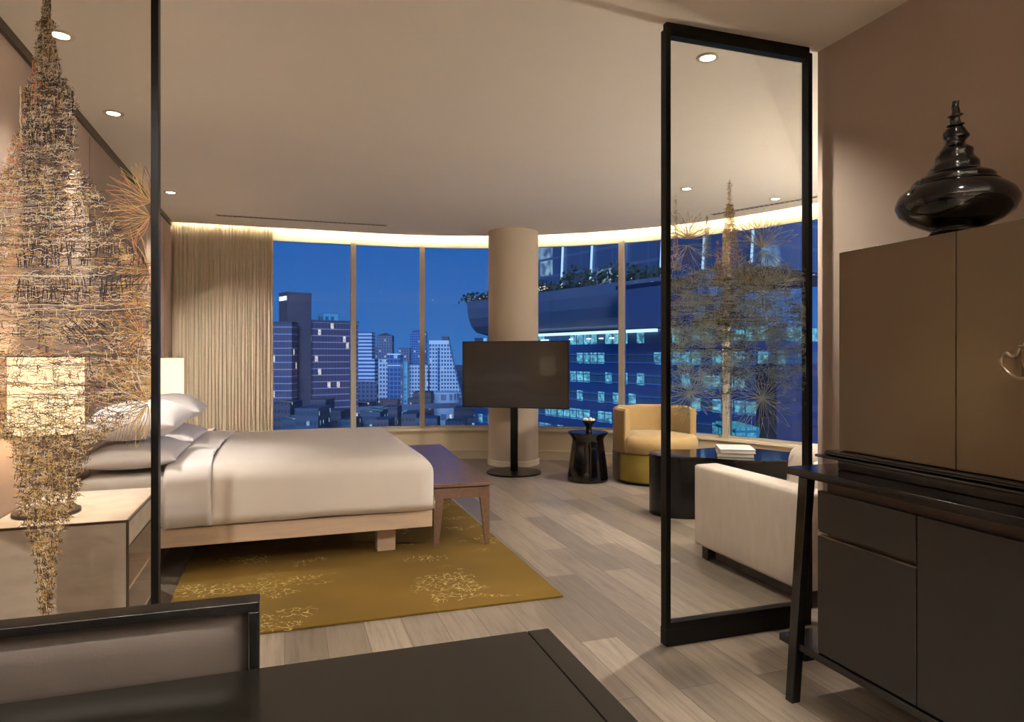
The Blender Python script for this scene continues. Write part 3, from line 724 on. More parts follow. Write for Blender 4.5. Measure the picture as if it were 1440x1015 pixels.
# ------------------------------------------------------------------ television
tv = thing('television', 'flat television on a black pole stand in front of the round column', 'television', (2.30, 6.80, 0), -YAW+math.radians(-17))
bm = B(); cyl(bm, 0, .03, .292, .0, .018, 80); obj('stand_base', bm, m_blackm, tv, bevel=.003)
obj('pole', bx(-.04, .04, .03, .055, .018, 1.2), m_blackm, tv, bevel=.004)
obj('housing', bx(-.575, .605, -.005, .028, .693, 1.405), m_blackm, tv, bevel=.004)
obj('screen', bx(-.567, .597, -.0075, -.0052, .703, 1.397), m_tvs, tv)
obj('wall_plate', bx(-.12, .12, .0285, .03, .9, 1.25), m_blackm, tv)

# ------------------------------------------------------------------ side table + bowl
st = thing('side_table', 'black flared stool-like side table between television and armchair', 'side table', (2.88, 6.176, 0))
bm = B(); lathe(bm, [(.19, 0), (.203, .006), (.203, .03), (.185, .2), (.166, .34), (.158, .395), (.160, .42), (.178, .452), (.200, .474), (.203, .480), (.198, .484)], 72)
obj('body', bm, m_lacq, st, smooth=True)
bm = B(); cyl(bm, 0, 0, .196, .4842, .487, 72); obj('table_top', bm, m_lacq, st)
vz = thing('vase', 'small black trumpet-shaped cup filled with white blossoms on the side table', 'vase', (2.865, 6.12, .4875))
bm = B(); lathe(bm, [(.034, 0), (.030, .01), (.027, .04), (.032, .065), (.050, .09), (.075, .118), (.073, .121), (.03, .108)], 40); obj('cup', bm, m_blackm, vz, smooth=True)
bm = B()
for k in range(26):
    a = rnd.uniform(0, 2*PI); r = .060*math.sqrt(rnd.random())
    bmesh.ops.create_icosphere(bm, subdivisions=1, radius=rnd.uniform(.012, .018), matrix=Matrix.Translation((r*math.cos(a), r*math.sin(a), .128+rnd.uniform(-.004, .010)*(1-r/.07))))
o = obj('blossoms', bm, m_white, vz, smooth=True); o['kind'] = 'stuff'

# ------------------------------------------------------------------ armchair
ac = thing('armchair', 'round tan velvet tub armchair with an olive-lit base by the window', 'armchair', (3.53, 5.99, 0), math.radians(4))
# local -y is the front
def ringshell(r0, r1, a0, a1, z0, z1, n=56, top=.03):
    bm = B(); prof = []
    k = 6
    for i in range(k+1): a = PI*i/k; prof.append(((r0+r1)/2-(r1-r0)/2*math.cos(a)*-1, z1-top+math.sin(a)*top))
    rings = []
    for i in range(n+1):
        a = a0+(a1-a0)*i/n; c, s = math.cos(a), math.sin(a)
        pts = [(r1, z0)]+prof[::-1]+[(r0, z0)] if False else [(r0, z0)]+[(r0+(r1-r0)*(1-math.cos(PI*j/k))/2, z1-top+math.sin(PI*j/k)*top) for j in range(k+1)]+[(r1, z0)]
        rings.append([bm.verts.new((r*c, r*s, z)) for r, z in pts])
    for a, b in zip(rings, rings[1:]):
        m_ = len(a)
        for i in range(m_): bm.faces.new((a[i], a[(i+1) % m_], b[(i+1) % m_], b[i]))
    bm.faces.new(rings[0][::-1]); bm.faces.new(rings[-1])
    return bm
obj('backrest', ringshell(.345, .415, math.radians(-28), math.radians(193), .30, .735), m_armc, ac, smooth=True, bevel=.012)
obj('outer_shell', ringshell(.35, .418, math.radians(-24), math.radians(178), .03, .299, top=.002), m_shell, ac, bevel=.004)
bm = B(); lathe(bm, [(.37, .30), (.405, .305), (.425, .33), (.428, .40), (.410, .445), (.38, .468), (.2, .480), (.02, .482)], 72)
for v in bm.verts:
    a = math.degrees(math.atan2(v.co.y, v.co.x)) % 360; r = math.hypot(v.co.x, v.co.y)
    if not 194 < a < 331:
        if r > .34: f_ = .343/r; v.co.x *= f_; v.co.y *= f_
obj('seat_cushion', bm, m_armc, ac, smooth=True)
bm = B(); lathe(bm, [(.34, .025), (.40, .03), (.408, .05), (.408, .28), (.40, .296)], 72)
for v in bm.verts:
    a = math.degrees(math.atan2(v.co.y, v.co.x)) % 360; r = math.hypot(v.co.x, v.co.y)
    if not 179 < a < 335:
        if r > .345: f_ = .348/r; v.co.x *= f_; v.co.y *= f_
obj('front_base', bm, m_olive_lit, ac, smooth=True)
bm = B(); cyl(bm, 0, 0, .385, 0, .024, 64); obj('plinth', bm, m_blackm, ac)

# ------------------------------------------------------------------ coffee table + books
ct = thing('coffee_table', 'black lacquered cloud-shaped coffee table behind the sofa arm', 'coffee table', (3.2, 4.6, 0))
ca, cb_ = Vector((2.955, 4.685)), Vector((3.43, 4.50)); mid = Vector((3.2, 4.6))
def lobe(p):
    d1, d2 = (p-ca).length-.235, (p-cb_).length-.385; d3 = (p-Vector((3.72, 4.26))).length-.20
    k = .09; ds = [d1, d2, d3]; return -k*math.log(sum(math.exp(-d/k) for d in ds))+.028
out = []
for i in range(110):
    a = 2*PI*i/110; d = Vector((math.cos(a), math.sin(a))); lo_, hi = 0, 1.5
    for _ in range(30):
        m__ = (lo_+hi)/2
        if lobe(mid+d*m__) < 0: lo_ = m__
        else: hi = m__
    out.append(mid+d*lo_)
bm = B(); prism(bm, out, .0, .449); obj('body', bm, M('black_lacquer_body', (12, 11, 12), .25, var=.1), ct, w=True)
bm = B(); prism(bm, [mid+(p-mid)*1.008 for p in out], .45, .474); obj('top', bm, m_lacq, ct, w=True, bevel=.003)
def book(x, y, z, w, l, h, rz, mc, label):
    t = thing('book', label, 'book', (x, y, z), rz)
    obj('cover', bx(-w/2, w/2, -l/2, l/2, h-.003, h), mc, t); obj('cover', bx(-w/2, w/2, -l/2, l/2, 0, .003), mc, t)
    obj('spine', bx(-w/2, -w/2+.003, -l/2, l/2, .0031, h-.0031), mc, t); obj('pages', bx(-w/2+.004, w/2-.004, -l/2+.004, l/2-.004, .0031, h-.0031), m_page, t)
book(3.34, 4.47, .4745, .27, .33, .030, math.radians(-32), m_bookb, 'large grey book, lower one on the coffee table')
book(3.35, 4.465, .505, .26, .31, .028, math.radians(-29), m_book, 'large pale book lying on top of the grey one on the coffee table')

# ------------------------------------------------------------------ sofa
sf = thing('sofa', 'cream linen sofa with a square arm, behind the right glass panel', 'sofa', (3.3, 3.15, 0))
obj('arm', softbox(2.43, 2.60, 2.70, 3.65, .075, .572, .022, 4, 8, .004), m_sofa, sf, w=True, smooth=True)
obj('arm', softbox(4.20, 4.37, 2.70, 3.65, .075, .572, .022, 4, 8, .004), m_sofa, sf, w=True, smooth=True)
obj('seat_base', softbox(2.602, 4.198, 2.72, 3.60, .09, .27, .02), m_sofa, sf, w=True, smooth=True)
obj('back', softbox(2.602, 4.198, 2.69, 2.88, .272, .70, .05), m_sofa, sf, w=True, smooth=True)
for x in (2.605, 3.402): obj('seat_cushion', softbox(x, x+.79, 2.90, 3.64, .272, .43, .04, puff=.012), m_sofa, sf, w=True, smooth=True)
for x in (2.61, 3.405):
    bm = softbox(x, x+.785, 2.86, 3.06, .435, .765, .075, puff=.0, cuts=5)
    for v in bm.verts: v.co.y += (v.co.z-.435)*-.12+.03
    obj('back_cushion', bm, m_sofa, sf, w=True, smooth=True)
for x in (2.45, 4.27):
    for y in (3.53, 2.75): obj('leg', bx(x, x+.08, y, y+.06, 0, .0745), m_dark, sf, w=True, bevel=.002)
obj('base_bar', bx(2.47, 2.50, 2.82, 3.48, .02, .074), m_sofab, sf, w=True, bevel=.002)

# ------------------------------------------------------------------ sideboard
sb = thing('sideboard', 'black sideboard on splayed legs against the right wall', 'sideboard', (2.05, 1.0, 0))
YE, YS = 2.0, .02; ym = (YE+YS)/2
def both(y): return (y, 2*ym-y)
obj('countertop', bx(1.722, 2.385, YS, YE, .822, .850), m_top, sb, w=True, bevel=.003)
obj('lower_shelf', bx(1.735, 2.34, 2*ym-2.055, 2.055, .200, .226), m_top, sb, w=True, bevel=.002)
def bxm(x0, x1, y0, y1, z0, z1, mir):
    if mir: y0, y1 = 2*ym-y1, 2*ym-y0
    return bx(x0, x1, y0, y1, z0, z1)
for mir in (0, 1):
    for x in (1.726, 2.33):
        bm = B(); h_ = .018
        yt, yb = 1.925, 1.995
        if mir: yt, yb = 2*ym-yt, 2*ym-yb
        hexa(bm, [(x, yb-h_, 0), (x+.036, yb-h_, 0), (x+.036, yb+h_, 0), (x, yb+h_, 0)], [(x, yt-h_-.003, .821), (x+.036, yt-h_-.003, .821), (x+.036, yt+h_+.003, .821), (x, yt+h_+.003, .821)])
        obj('leg', bm, m_top, sb, w=True, bevel=.002)
    obj('cross_brace', bxm(1.762, 2.33, 1.955, 1.985, .155, .199, mir), m_top, sb, w=True, bevel=.002)
obj('body', bx(1.765, 2.385, 2*ym-1.852, 1.852, .2265, .8215), m_dark, sb, w=True)
xf0, xf1 = 1.742, 1.764
def front(name, ya, yb, z0, z1, mir):
    o = obj(name, bxm(xf0, xf1, min(ya, yb), max(ya, yb), z0, z1, mir), m_cabd, sb, w=True, bevel=.0018)
    return o
for mir in (0, 1):
    d = front('drawer', 1.490, 1.872, .652, .785, mir)
    obj('edge_strip', bxm(xf0+.004, xf1, 1.492, 1.870, .645, .6515, mir), m_cabd, d, w=True)
    d = front('door', 1.490, 1.872, .229, .630, mir)
    obj('edge_strip', bxm(xf0+.004, xf1, 1.492, 1.870, .6305, .633, mir), m_brass, d, w=True)  # pale strip set in as the highlight along the door top
    front('door', 1.0125, 1.486, .229, .785, mir)
# upper cabinet
uc = thing('upper_cabinet', 'bronze-brown two-tier cabinet with a stepped black moulding, standing on the sideboard', 'cabinet', (2.1, 1.0, .8505))
ye = 1.887
obj('base_box', bx(1.852, 2.385, 2*ym-1.895, 1.895, .851, .886), m_top, uc, w=True, bevel=.002)
bm = B(); box(bm, 1.815, 2.385, 2*ym-1.965, 1.965, .8865, .896); box(bm, 1.835, 2.385, 2*ym-1.94, 1.94, .8965, .907); box(bm, 1.818, 2.385, 2*ym-1.918, 1.918, .9075, .916)
obj('moulding', bm, m_top, uc, w=True, bevel=.0025)
obj('body', bx(1.869, 2.385, 2*ym-1.885, 1.885, .9165, 1.611), m_bronze, uc, w=True, bevel=.002)
for k, (ya, yb) in enumerate(((1.887, 1.4525), (1.4495, 1.0120))):
    for mir in (0, 1):
        o = obj('door', bxm(1.850, 1.868, yb, ya, .9175, 1.612, mir), m_bronze, uc, w=True, bevel=.0018)
        if k == 1 and mir == 0:
            def hp(px, py, X=1.825):
                kk = (px-720)/F; d = FW+RT*kk; t_ = X/d.x; return (X, d.y*t_, zat(py, t_))
            half = [hp(*p) for p in ((1447, 531.5), (1436, 532.5), (1426, 530), (1416, 523), (1409, 514), (1408, 506), (1411, 499), (1415.5, 497), (1420, 500.5), (1425, 501.5), (1430, 498), (1432.5, 491), (1434, 488), (1440, 487.5), (1447, 487.5))]
            yc = half[0][1]
            full = half+[(p[0], 2*yc-p[1], p[2]) for p in reversed(half[1:-1])]
            cr = crom(full+[full[0]], 5)[:-1]
            bm = B(); tube(bm, cr, .0052, 10, True)
            h_ = obj('handle', bm, m_brass, o, w=True, smooth=True)
            # round back plate behind the ring
            bm = B(); cz_ = hp(1447, 500)[2]; rr = (hp(1447, 471)[2]-hp(1447, 530)[2])/2
            n = 48; a_ = [bm.verts.new((1.845, yc+rr*.62*math.cos(2*PI*i/n), cz_+rr*math.sin(2*PI*i/n))) for i in range(n)]; b_ = [bm.verts.new((1.8495, yc+rr*.65*math.cos(2*PI*i/n), cz_+rr*1.04*math.sin(2*PI*i/n))) for i in range(n)]
            bm.faces.new(a_); bm.faces.new(b_[::-1])
            for i in range(n): bm.faces.new((a_[i], a_[(i+1) % n], b_[(i+1) % n], b_[i]))
            obj('back_plate', bm, m_brass, h_, w=True)
            bm = B(); box(bm, 1.822, 1.846, yc-.012, yc+.012, cz_+.012, cz_+.024); obj('hinge_post', bm, m_brass, h_, w=True, bevel=.002)

# spired jar on the cabinet
jar = thing('jar', 'glossy black bulbous jar with a spiralling spire lid, on top of the cabinet', 'jar', (2.0, 1.569, 1.6125))
prof = [(.085, 0), (.088, .004), (.076, .018), (.066, .030), (.085, .040), (.125, .058), (.155, .082), (.167, .108), (.168, .122), (.158, .145), (.135, .165), (.121, .174)]
bm = B(); lathe(bm, prof, 96); obj('bowl', bm, m_lacq, jar, smooth=True)
lid = [(.121, .1745), (.118, .180), (.108, .193), (.092, .205), (.080, .212), (.072, .222), (.062, .240), (.050, .268), (.044, .285), (.030, .300), (.028, .312), (.036, .326), (.030, .345), (.018, .358), (.015, .372), (.013, .39), (.011, .41), (.010, .43), (.010, .437)]
pts = crom([(r, 0, z) for r, z in lid], 7)
def swirl(r, z, a):
    tier = .5+.5*math.cos(2*PI*((z-.17)/.040)-a)
    amp = .007*min(1, r/.09)+.0015 if z > .178 else 0
    return r+amp*(tier-.5)*(1 if z < .43 else .3)
bm = B(); lathe(bm, [(p.x, p.z) for p in pts], 80, rf=swirl); obj('spire_lid', bm, m_lacq, jar, smooth=True)
for v_ in (.362, .392):
    bm = B(); tube(bm, [((.0215-(v_-.362)*.12)*math.cos(2*PI*i/32), (.0215-(v_-.362)*.12)*math.sin(2*PI*i/32), v_+.003*math.cos(2*PI*i/32)) for i in range(32)], .0035, 8, True); obj('lid_ring', bm, m_lacq, jar, smooth=True)

# ------------------------------------------------------------------ desk and chair
dk = thing('desk', 'dark lacquered desk with an inlaid line near its edge, in the foreground', 'desk', (-.3, .7, 0))
obj('top', bx(-1.10, .425, .24, 1.178, .712, .740), m_desk, dk, w=True, bevel=.0015)
obj('end_board', bx(.4265, .468, .24, 1.178, .712, .740), m_desk, dk, w=True, bevel=.0015)
obj('apron', bx(-1.02, .39, .30, 1.05, .65, .7115), m_desk, dk, w=True)
for x in (-1.02, .34):
    for y in (.30, 1.0): obj('leg', bx(x, x+.05, y, y+.05, 0, .6495), m_desk, dk, w=True, bevel=.002)
ch = thing('desk_chair', 'black framed dining chair with a taupe leather back, tucked against the desk', 'chair', (-.345, 1.0, 0))
HW = .305
def bend(bm, w=True):                      # the backrest bows away from the desk in the middle
    for v in bm.verts:
        x = v.co.x+.345; v.co.y += .022*(1-(x/HW)**2); v.co.z += -.006*(1-(x/HW)**2)*(1 if v.co.z > .6 else 0)
    return bm
def seg(x0, x1, y0, y1, z0, z1, n=20):
    bm = B(); prev = None
    for i in range(n+1):
        x = x0+(x1-x0)*i/n; q = [bm.verts.new((x, y, z)) for y, z in ((y0, z0), (y1, z0), (y1, z1), (y0, z1))]
        if prev:
            for k in range(4): bm.faces.new((prev[k], prev[(k+1) % 4], q[(k+1) % 4], q[k]))
        else: bm.faces.new(q[::-1])
        prev = q
    bm.faces.new(prev); return bm
X0, X1 = -.345-HW, -.345+HW
bm = seg(X0, X1, 1.192, 1.236, .827, .843); bend(bm); obj('back_frame', bm, m_blackm, ch, w=True, bevel=.002)
for x in (X0, X1-.016): 
    bm = bx(x, x+.016, 1.192, 1.236, .43, .8265); bend(bm); obj('back_post', bm, m_blackm, ch, w=True, bevel=.002)
bm = B(); n, m__ = 24, 14; g = {}
for i in range(n+1):
    for j in range(m__+1):
        u, v = -1+2*i/n, -1+2*j/m__; hh = max(0, (1-abs(u)**8)*(1-abs(v)**5))**.5
        g[i, j] = bm.verts.new((-.345+u*(HW-.018), 1.218-.026*hh, .658+v*.167)); 
for i in range(n):
    for j in range(m__): bm.faces.new((g[i, j], g[i+1, j], g[i+1, j+1], g[i, j+1]))
ed = bmesh.ops.extrude_face_region(bm, geom=bm.faces[:])
bmesh.ops.translate(bm, vec=(0, .012, 0), verts=[v for v in ed['geom'] if isinstance(v, bmesh.types.BMVert)])
bend(bm); obj('back_pad', bm, m_leather, ch, w=True, smooth=True)
obj('seat', softbox(X0+.02, X1-.02, .70, 1.185, .42, .48, .02), m_leather, ch, w=True, smooth=True)
for x in (X0, X1-.03):
    for y in (.70, 1.205): obj('leg', bx(x, x+.03, y, y+.03, 0, .419), m_blackm, ch, w=True, bevel=.002)

# ------------------------------------------------------------------ the city outside
GZ = -62.0
m_sky_conc = M('dusk_concrete', (120, 120, 135), .8, var=.1, scale=.05)
bm = B(); box(bm, -2500, 3500, 60, 4500, GZ-1, GZ)
tag(obj('ground', bm, facade('city_ground_lights', (60, 62, 76), (72, 70, 82), 1, 26, 2, .8, .06, (255, 215, 160), .5)), kind='structure')
f_hotel = facade('hotel_facade', (176, 160, 176), (92, 76, 96), 3.35, 1.7, .86, .97, .035, (255, 230, 200), 1.4)
f_plain = M('hotel_side_wall', (92, 78, 88), .8, var=.1, scale=.1)
f_white = facade('pale_tower_facade', (205, 205, 205), (60, 80, 130), 3.4, 2.6, .55, .62, .05, (255, 245, 220), 1.0)
f_stripe = facade('striped_tower_facade', (215, 215, 215), (60, 85, 140), 3.6, 60, .5, 1.1, .0, (255, 240, 220), 0)
f_dark = facade('dark_tower_facade', (100, 106, 130), (50, 64, 100), 3.6, 3.4, .6, .6, .05, (255, 235, 200), 1.1)
f_blue = facade('blue_glass_facade', (100, 130, 170), (50, 84, 136), 3.6, 3.2, .7, .78, .05, (220, 240, 255), 1.0, .25)
f_teal = facade('teal_lit_facade', (120, 170, 190), (50, 110, 140), 3.4, 3.0, .55, .6, .5, (120, 220, 255), .55)
f_low = facade('low_block_facade', (96, 80, 88), (62, 56, 70), 3.0, 1.3, .42, .7, .06, (255, 236, 215), 1.2)
f_low2 = facade('lit_block_facade', (84, 84, 98), (58, 66, 84), 3.0, 1.1, .45, .75, .16, (190, 235, 240), 1.0)
m_roof = M('grey_roof', (92, 86, 98), .8, var=.2, scale=.1)
m_signw = emis('rooftop_sign_light', (215, 245, 255), 2.6)
m_cool = emis('cool_facade_light', (190, 225, 255), 1.1)
m_crown = M('white_crown', (225, 225, 225), .6)
def boxpart(name, p, root, m, x0, x1, y0, y1, z0, z1): return obj(name, bx(x0, x1, y0, y1, z0, z1), m, root)
def tower(name, label, cat, px0, px1, ytop, t_, m, depth=None, yaw=0, group=None, crown=None, zb=GZ):
    p = at((px0+px1)/2, t_, zb); w = (px1-px0)/F*t_; dz = depth or w
    r = thing(name, label, cat, p, -YAW+yaw, group)
    wv = w/ (abs(math.cos(yaw))+abs(math.sin(yaw))*dz/w) if yaw else w
    h = zat(ytop, t_)-zb
    obj('body', bx(-wv/2, wv/2, 0, dz*wv/w, 0, h), m, r)
    return r, wv, h, dz*wv/w
# hotel complex
T = 330
p = at(404, T, GZ); h = zat(413, T)-GZ
hr = thing('hotel_building', 'dark purple hotel building with a glowing rooftop sign, seen in the leftmost window', 'building', p, -YAW+math.radians(40))
obj('stair_tower', bx(0, 12.3, 0, 10.7, 0, h), f_plain, hr)
sg = obj('tower_cap', bx(-.2, 12.5, -.2, 10.9, h, h+1), f_plain, hr)
bm = B()
for k, yy in enumerate((.5, 1.8, 3.1, 4.4, 5.7, 7.0, 8.3)):   # glowing letter shapes, too far off to read
    x = -.35; w_, hh = 1.0, 2.0; z0 = h-3.0
    box(bm, x, x+.2, yy, yy+.35, z0, z0+hh)
    if k % 2 == 0: box(bm, x, x+.2, yy+w_-.35, yy+w_, z0, z0+hh)
    if k != 3: box(bm, x, x+.2, yy+.35, yy+w_-.35, z0+hh-.35, z0+hh)
    if k % 3: box(bm, x, x+.2, yy+.35, yy+w_-.35, z0, z0+.35)
obj('rooftop_sign', bm, m_signw, hr)
h2 = zat(451, T)-GZ
obj('right_wing', bx(12.35, 39, 2, 18, 0, h2), f_hotel, hr)
obj('wing_roof', bx(12.35, 39.3, 1.6, 18, h2+.05, h2+1.1), m_roof, hr)
obj('rooftop_plant', bx(21, 29, 5, 12, h2+1.15, h2+4.6), f_teal, hr)
o = obj('left_wing', bx(-15, 3.4, -9, -.6, 0, zat(456, T)-GZ), f_hotel, hr); o.rotation_euler.z = math.radians(-40); o.location = (1, -2, 0)
o = obj('wing_roof', bx(-15.3, 3.6, -9.3, -.4, zat(456, T)-GZ+.05, zat(456, T)-GZ+.9), m_roof, hr); o.rotation_euler.z = math.radians(-40); o.location = (1, -2, 0)
# distant towers
tower('striped_tower', 'pale horizontally striped high-rise just right of the first mullion', 'building', 502, 523, 467, 700, f_stripe, 16)
r, w_, h, d_ = tower('striped_tower', 'broader pale striped block below the striped high-rise, beside the first mullion', 'building', 501, 527, 505, 640, f_stripe, 16)
tower('office_block', 'flat dark block with upright ribs at the foot of the striped high-rises', 'building', 500, 530, 537, 560, f_dark, 16)
r, w_, h, d_ = tower('dark_tower', 'dark blue high-rise with a pointed top in the second window', 'building', 530, 551, 472, 900, f_dark, 18)
bm = B(); hexa(bm, [(-w_/2, 0, h), (w_/2, 0, h), (w_/2, d_, h), (-w_/2, d_, h)], [(-.6, d_/2-.6, h+4), (.6, d_/2-.6, h+4), (.6, d_/2+.6, h+4), (-.6, d_/2+.6, h+4)]); obj('pointed_roof', bm, m_roof, r)
tower('dark_tower', 'lower dark tower left of the pointed high-rise', 'building', 523, 534, 487, 950, f_dark, 16)
r, w_, h, d_ = tower('blue_glass_tower', 'blue glass tower with a white crown and lit panels in the second window', 'building', 545, 563, 499, 550, f_blue, 14)
obj('crown', bx(-w_/2-.4, w_/2+.4, -.4, d_, h, h+1.2), m_crown, r); obj('white_band', bx(-w_/2-.3, w_/2+.3, -.3, 0, h-9, h-8), m_crown, r)
tower('blue_glass_tower', 'narrow pale blue tower attached left of the crowned one', 'building', 532, 545, 505, 555, f_white, 14)
tower('teal_tower', 'turquoise lit tower right of the crowned blue one', 'building', 564, 573, 508, 572, f_teal, 12)
tower('dark_tower', 'small dark tower top behind the turquoise one', 'building', 561, 576, 489, 900, f_dark, 16)
r, w_, h, d_ = tower('rounded_tower', 'tall slim blue tower with a rounded top beside the second mullion', 'building', 577, 599, 467, 1000, f_blue, 18)
bm = B(); lathe(bm, [(w_/2, h), (w_*.45, h+2), (w_*.25, h+3.2), (.3, h+3.8)], 32, 0, w_/2); obj('rounded_top', bm, f_blue, r)
tower('striped_tower', 'low pale striped block in the second window, left of the second mullion', 'building', 573, 602, 513, 600, f_white, 16)
# slanted building in third window
t_ = 600; p = at(604, t_, GZ); r = thing('slanted_building', 'pale gridded building with a sloping right side and dark blue stripe', 'building', p, -YAW)
k = t_/F; h = zat(484, t_)-GZ; hb = zat(556, t_)-GZ
bm = B(); hexa(bm, [(0, 0, 0), (44*k, 0, 0), (44*k, 16, 0), (0, 16, 0)], [(0, 0, hb), (44*k, 0, hb), (44*k, 16, hb), (0, 16, hb)])
hexa(bm, [(0, 0, hb), (44*k, 0, hb), (44*k, 16, hb), (0, 16, hb)], [(0, 0, h), (27*k, 0, h), (27*k, 16, h), (0, 16, h)])
obj('body', bm, f_white, r)
obj('blue_stripe', bx(11.5*k, 14.5*k, -.4, -.05, 20, h-3), f_blue, r); obj('top_band', bx(-.3, 27.3*k, -.35, 16.3, h, h+3.4), m_crown, r)
obj('roof_house', bx(17*k, 26*k, 2, 12, h+3.5, h+7), m_roof, r)
t_ = 420; p = at(626, t_, GZ); r = thing('round_building', 'low pale drum-shaped building in front of the slanted one', 'building', p, 0)
bm = B(); h = zat(553, t_)-GZ; cyl(bm, 0, 0, 8.8, 0, h, 48); obj('drum', bm, facade('drum_facade', (190, 195, 205), (120, 130, 150), 12, 4, .3, .5, .1), r)
bm = B(); cyl(bm, 0, 0, 9.1, h, h+.8, 48); obj('roof_rim', bm, m_crown, r)
tower('office_block', 'low purple-grey block left of the drum-shaped building', 'building', 581, 606, 551, 380, f_low, 14)
# elevated road
bm = B(); pr = None
for i in range(30):
    u = i/29; px = 395+u*330; tt = 300+90*u; z = zat(583-14*math.sin(u*PI*.55), tt); c = at(px, tt, z); n_ = (FW*1).normalized()
    q = [bm.verts.new(c+n_*a+Vector((0, 0, b))) for a, b in ((-5, 0), (-5, .9), (-4.6, .9), (-4.6, .3), (4.6, .3), (4.6, .9), (5, .9), (5, -1.2), (-5, -1.2))]
    if pr:
        for k in range(9): bm.faces.new((pr[k], pr[(k+1) % 9], q[(k+1) % 9], q[k]))
    pr = q
rd = obj('elevated_road', bm, m_sky_conc); tag(rd, 'pale elevated road curving past the low city blocks', 'road')
rs = random.Random(11)
spots = [(395, 566, 250), (431, 574, 205), (466, 578, 240), (447, 562, 290), (520, 578, 255), (548, 572, 300), (575, 582, 250), (600, 588, 230), (655, 574, 330), (672, 566, 420), (664, 588, 260), (640, 592, 240), (535, 590, 230), (486, 590, 235), (508, 566, 420), (545, 562, 480), (640, 560, 500), (678, 548, 600), (590, 560, 460), (412, 588, 225)]
for i, (px, yt, tt) in enumerate(spots):
    w_ = rs.uniform(20, 34)
    tower('low_rise_block', 'low city block with scattered lit windows, far below the left windows', 'building', px-w_/2, px+w_/2, yt, tt, (f_low, f_low2, f_low)[i % 3], rs.uniform(10, 18), 0, 'low city blocks below')
# the big office tower at right
T0 = 120.0
P0 = FW*T0+RT*4.7
ot = thing('office_tower', 'huge blue office tower with a planted terrace and teal-lit floors filling the right windows', 'building', (P0.x, P0.y, 0), math.atan2(-.966, .266))
f_off = facade('office_floors', (66, 86, 128), (84, 104, 122), 3.1, 1.75, .56, .88, .55, (130, 215, 220), 1.0, .35)
f_up = facade('upper_curtain_wall', (112, 116, 136), (84, 96, 124), 3.1, 3.85, .86, .95, .05, (200, 235, 240), .5, .25)
m_hull = M('terrace_cladding', (128, 134, 152), .45, .2, var=.06, scale=.15)
obj('office_floors', bx(-23.5, 46, .8, 30, GZ, 4.9), f_off, ot)
bm = B()
for k in range(9):
    z = -26.4+3.1*k+1.72
    box(bm, -22.1, 46.1, .6, .8, z, z+.16); box(bm, -22.1, 46.1, .6, .8, z+1.22, z+1.34)
obj('floor_ledge', bm, M('ledge_metal', (120, 150, 200), .4, .2), ot)
# hull: section in local y,z swept along x, with a raked left end
sec = [(3.2, 5.2), (-.2, 5.9), (-1.6, 7.0), (-2.6, 8.6), (-3.2, 10.4), (-3.5, 11.9), (3.2, 12.2)]
bm = B(); rings = []
for s in (-1, 0, 1, 2, 3, 4, 5, 6):
    rr = []
    for (y, z) in sec:
        x = (-21.3+2.2*((z-5.2)/6.9)**.8) if s == -1 else (-21+s*9.3+9.3*.6)
        rr.append(bm.verts.new((x, y, z)))
    rings.append(rr)
for a, b in zip(rings, rings[1:]):
    for i in range(len(sec)): bm.faces.new((a[i], b[i], b[(i+1) % len(sec)], a[(i+1) % len(sec)]))
bm.faces.new(rings[0]); bm.faces.new(rings[-1][::-1])
obj('terrace_hull', bm, m_hull, ot)
obj('soffit_light', bx(-6, 28, .3, .75, 4.7, 5.15), emis('soffit_light', (205, 235, 255), 1.5), ot)
bm = B()
for x in (-19, -14, 0, 1.2, 8, 12.5, 15.5, 18): box(bm, x, x+.8, .5, .75, 3.9, 4.08)
obj('spot_row', bm, emis('spot_light', (235, 245, 255), 2.2), ot)
obj('side_box', bx(26.5, 40, -5.6, -3.4, 5.0, 10.8), M('side_box_cladding', (84, 98, 130), .4, .2, var=.05), ot)
obj('side_box_rim', bx(26.2, 40.2, -5.75, -5.61, 10.5, 11.0), M('rim_metal', (30, 40, 70), .4), ot)
bm = B()
for k in range(900):
    x = rs.uniform(-23, 30); y = -3.2+rs.uniform(0, 4.2); hh = 1.0+1.6*max(0, noise.noise(Vector((x*.35, 2, 0)))+.35)+(1.5 if 8 < x < 26 else 0)
    z = 12.0+rs.uniform(0, hh); r = rs.uniform(.25, .6)
    a = Vector((rs.gauss(0, 1), rs.gauss(0, 1), rs.gauss(0, 1))).normalized(); b = a.orthogonal().normalized(); c = Vector((x, y, z))
    bm.faces.new([bm.verts.new(c+a*r), bm.verts.new(c+b*r*.6), bm.verts.new(c-a*r), bm.verts.new(c-b*r*.6)])
o = obj('terrace_planting', bm, M('terrace_leaves', (58, 68, 52), .8, var=.4, scale=.5), ot); o['kind'] = 'stuff'
bm = B()
for k in range(90):
    x = rs.uniform(-1, 7) if k < 60 else rs.uniform(-22, 28); zz = 12.0+rs.uniform(0, .8); box(bm, x, x+.12, -3.45, -3.38, zz, zz+.12)
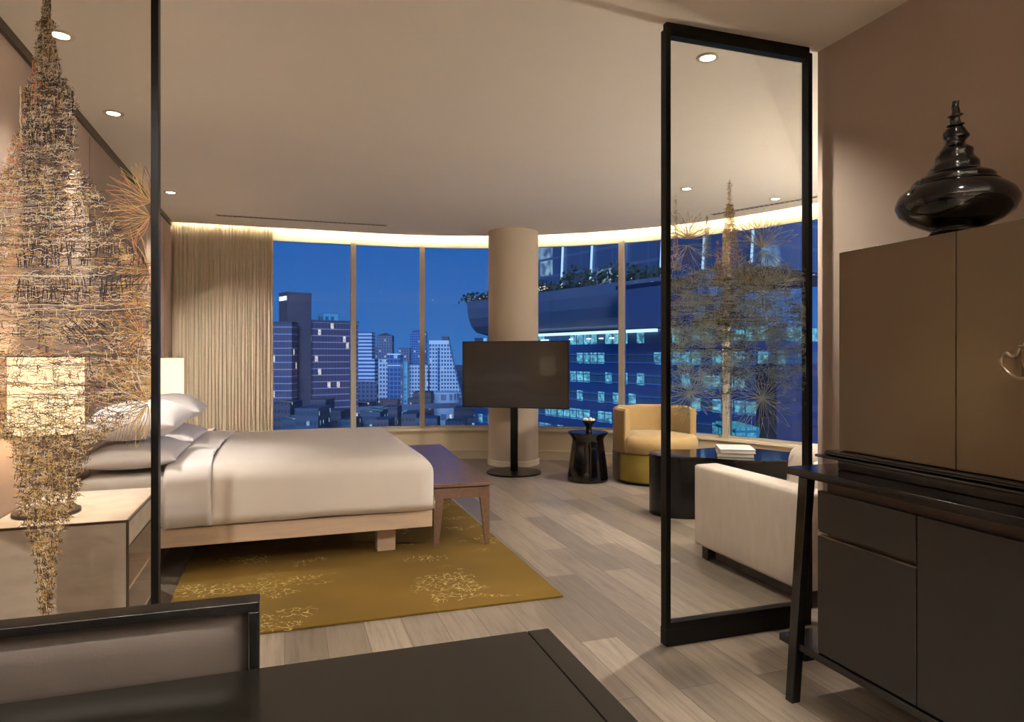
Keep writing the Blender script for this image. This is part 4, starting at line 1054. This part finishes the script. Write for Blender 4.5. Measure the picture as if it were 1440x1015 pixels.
o = obj('terrace_lamps', bm, emis('terrace_lamp', (255, 225, 180), 1.2), ot); o['kind'] = 'stuff'
obj('upper_floors', bx(-19, 45, 1.5, 30, 12.3, 70), f_up, ot)
for k in range(9):
    x = -18.3+7.7*k; bm = B(); hexa(bm, [(x, 1.1, 12.8), (x+.14, 1.1, 12.8), (x+.14, 1.45, 12.8), (x, 1.45, 12.8)], [(x+3.6, .9, 64), (x+3.74, .9, 64), (x+3.74, 1.3, 64), (x+3.6, 1.3, 64)]); obj('light_fin', bm, m_cool, ot)
# neighbour tower seen low at the right edge, and street level glow
tower('office_block', 'dark reddish block low at the right edge of the right glass panel', 'building', 1092, 1150, 512, 60, facade('reddish_facade', (70, 54, 86), (44, 40, 78), 3.1, 9, .8, .95, .03, (150, 230, 235), 1.0), 5)
tower('glass_pavilion', 'small teal-lit glass pavilion at the foot of the office tower', 'building', 1034, 1068, 601, 62, facade('pavilion_facade', (60, 120, 140), (40, 120, 130), 1.2, 1.0, .8, .8, .9, (100, 225, 240), .7), 6)

# ------------------------------------------------------------------ sky and added city fill light
w = bpy.data.worlds.new('dusk'); S.world = w; w.use_nodes = True; nt = w.node_tree; nt.nodes.clear()
out = nt.nodes.new('ShaderNodeOutputWorld'); bg = nt.nodes.new('ShaderNodeBackground'); nt.links.new(bg.outputs[0], out.inputs[0])
tc = nt.nodes.new('ShaderNodeTexCoord'); sp = nt.nodes.new('ShaderNodeSeparateXYZ'); nt.links.new(tc.outputs['Generated'], sp.inputs[0])
r = ramp(nt, sp.outputs[2], [(0.0, lin((66, 122, 190))), (.06, lin((54, 112, 184))), (.16, lin((44, 102, 178))), (.6, lin((30, 78, 150)))])
nt.links.new(r.outputs[0], bg.inputs[0]); bg.inputs[1].default_value = .92
sl = bpy.data.lights.new('city_fill_sun', 'SUN'); sl.energy = 3.0; sl.color = (.40, .62, 1); sl.angle = math.radians(20)  # added bluish sun lamp that brightens the city facades
so = bpy.data.objects.new('city_fill_sun', sl); C.objects.link(so); so.rotation_euler = (math.radians(72), 0, math.radians(-12))
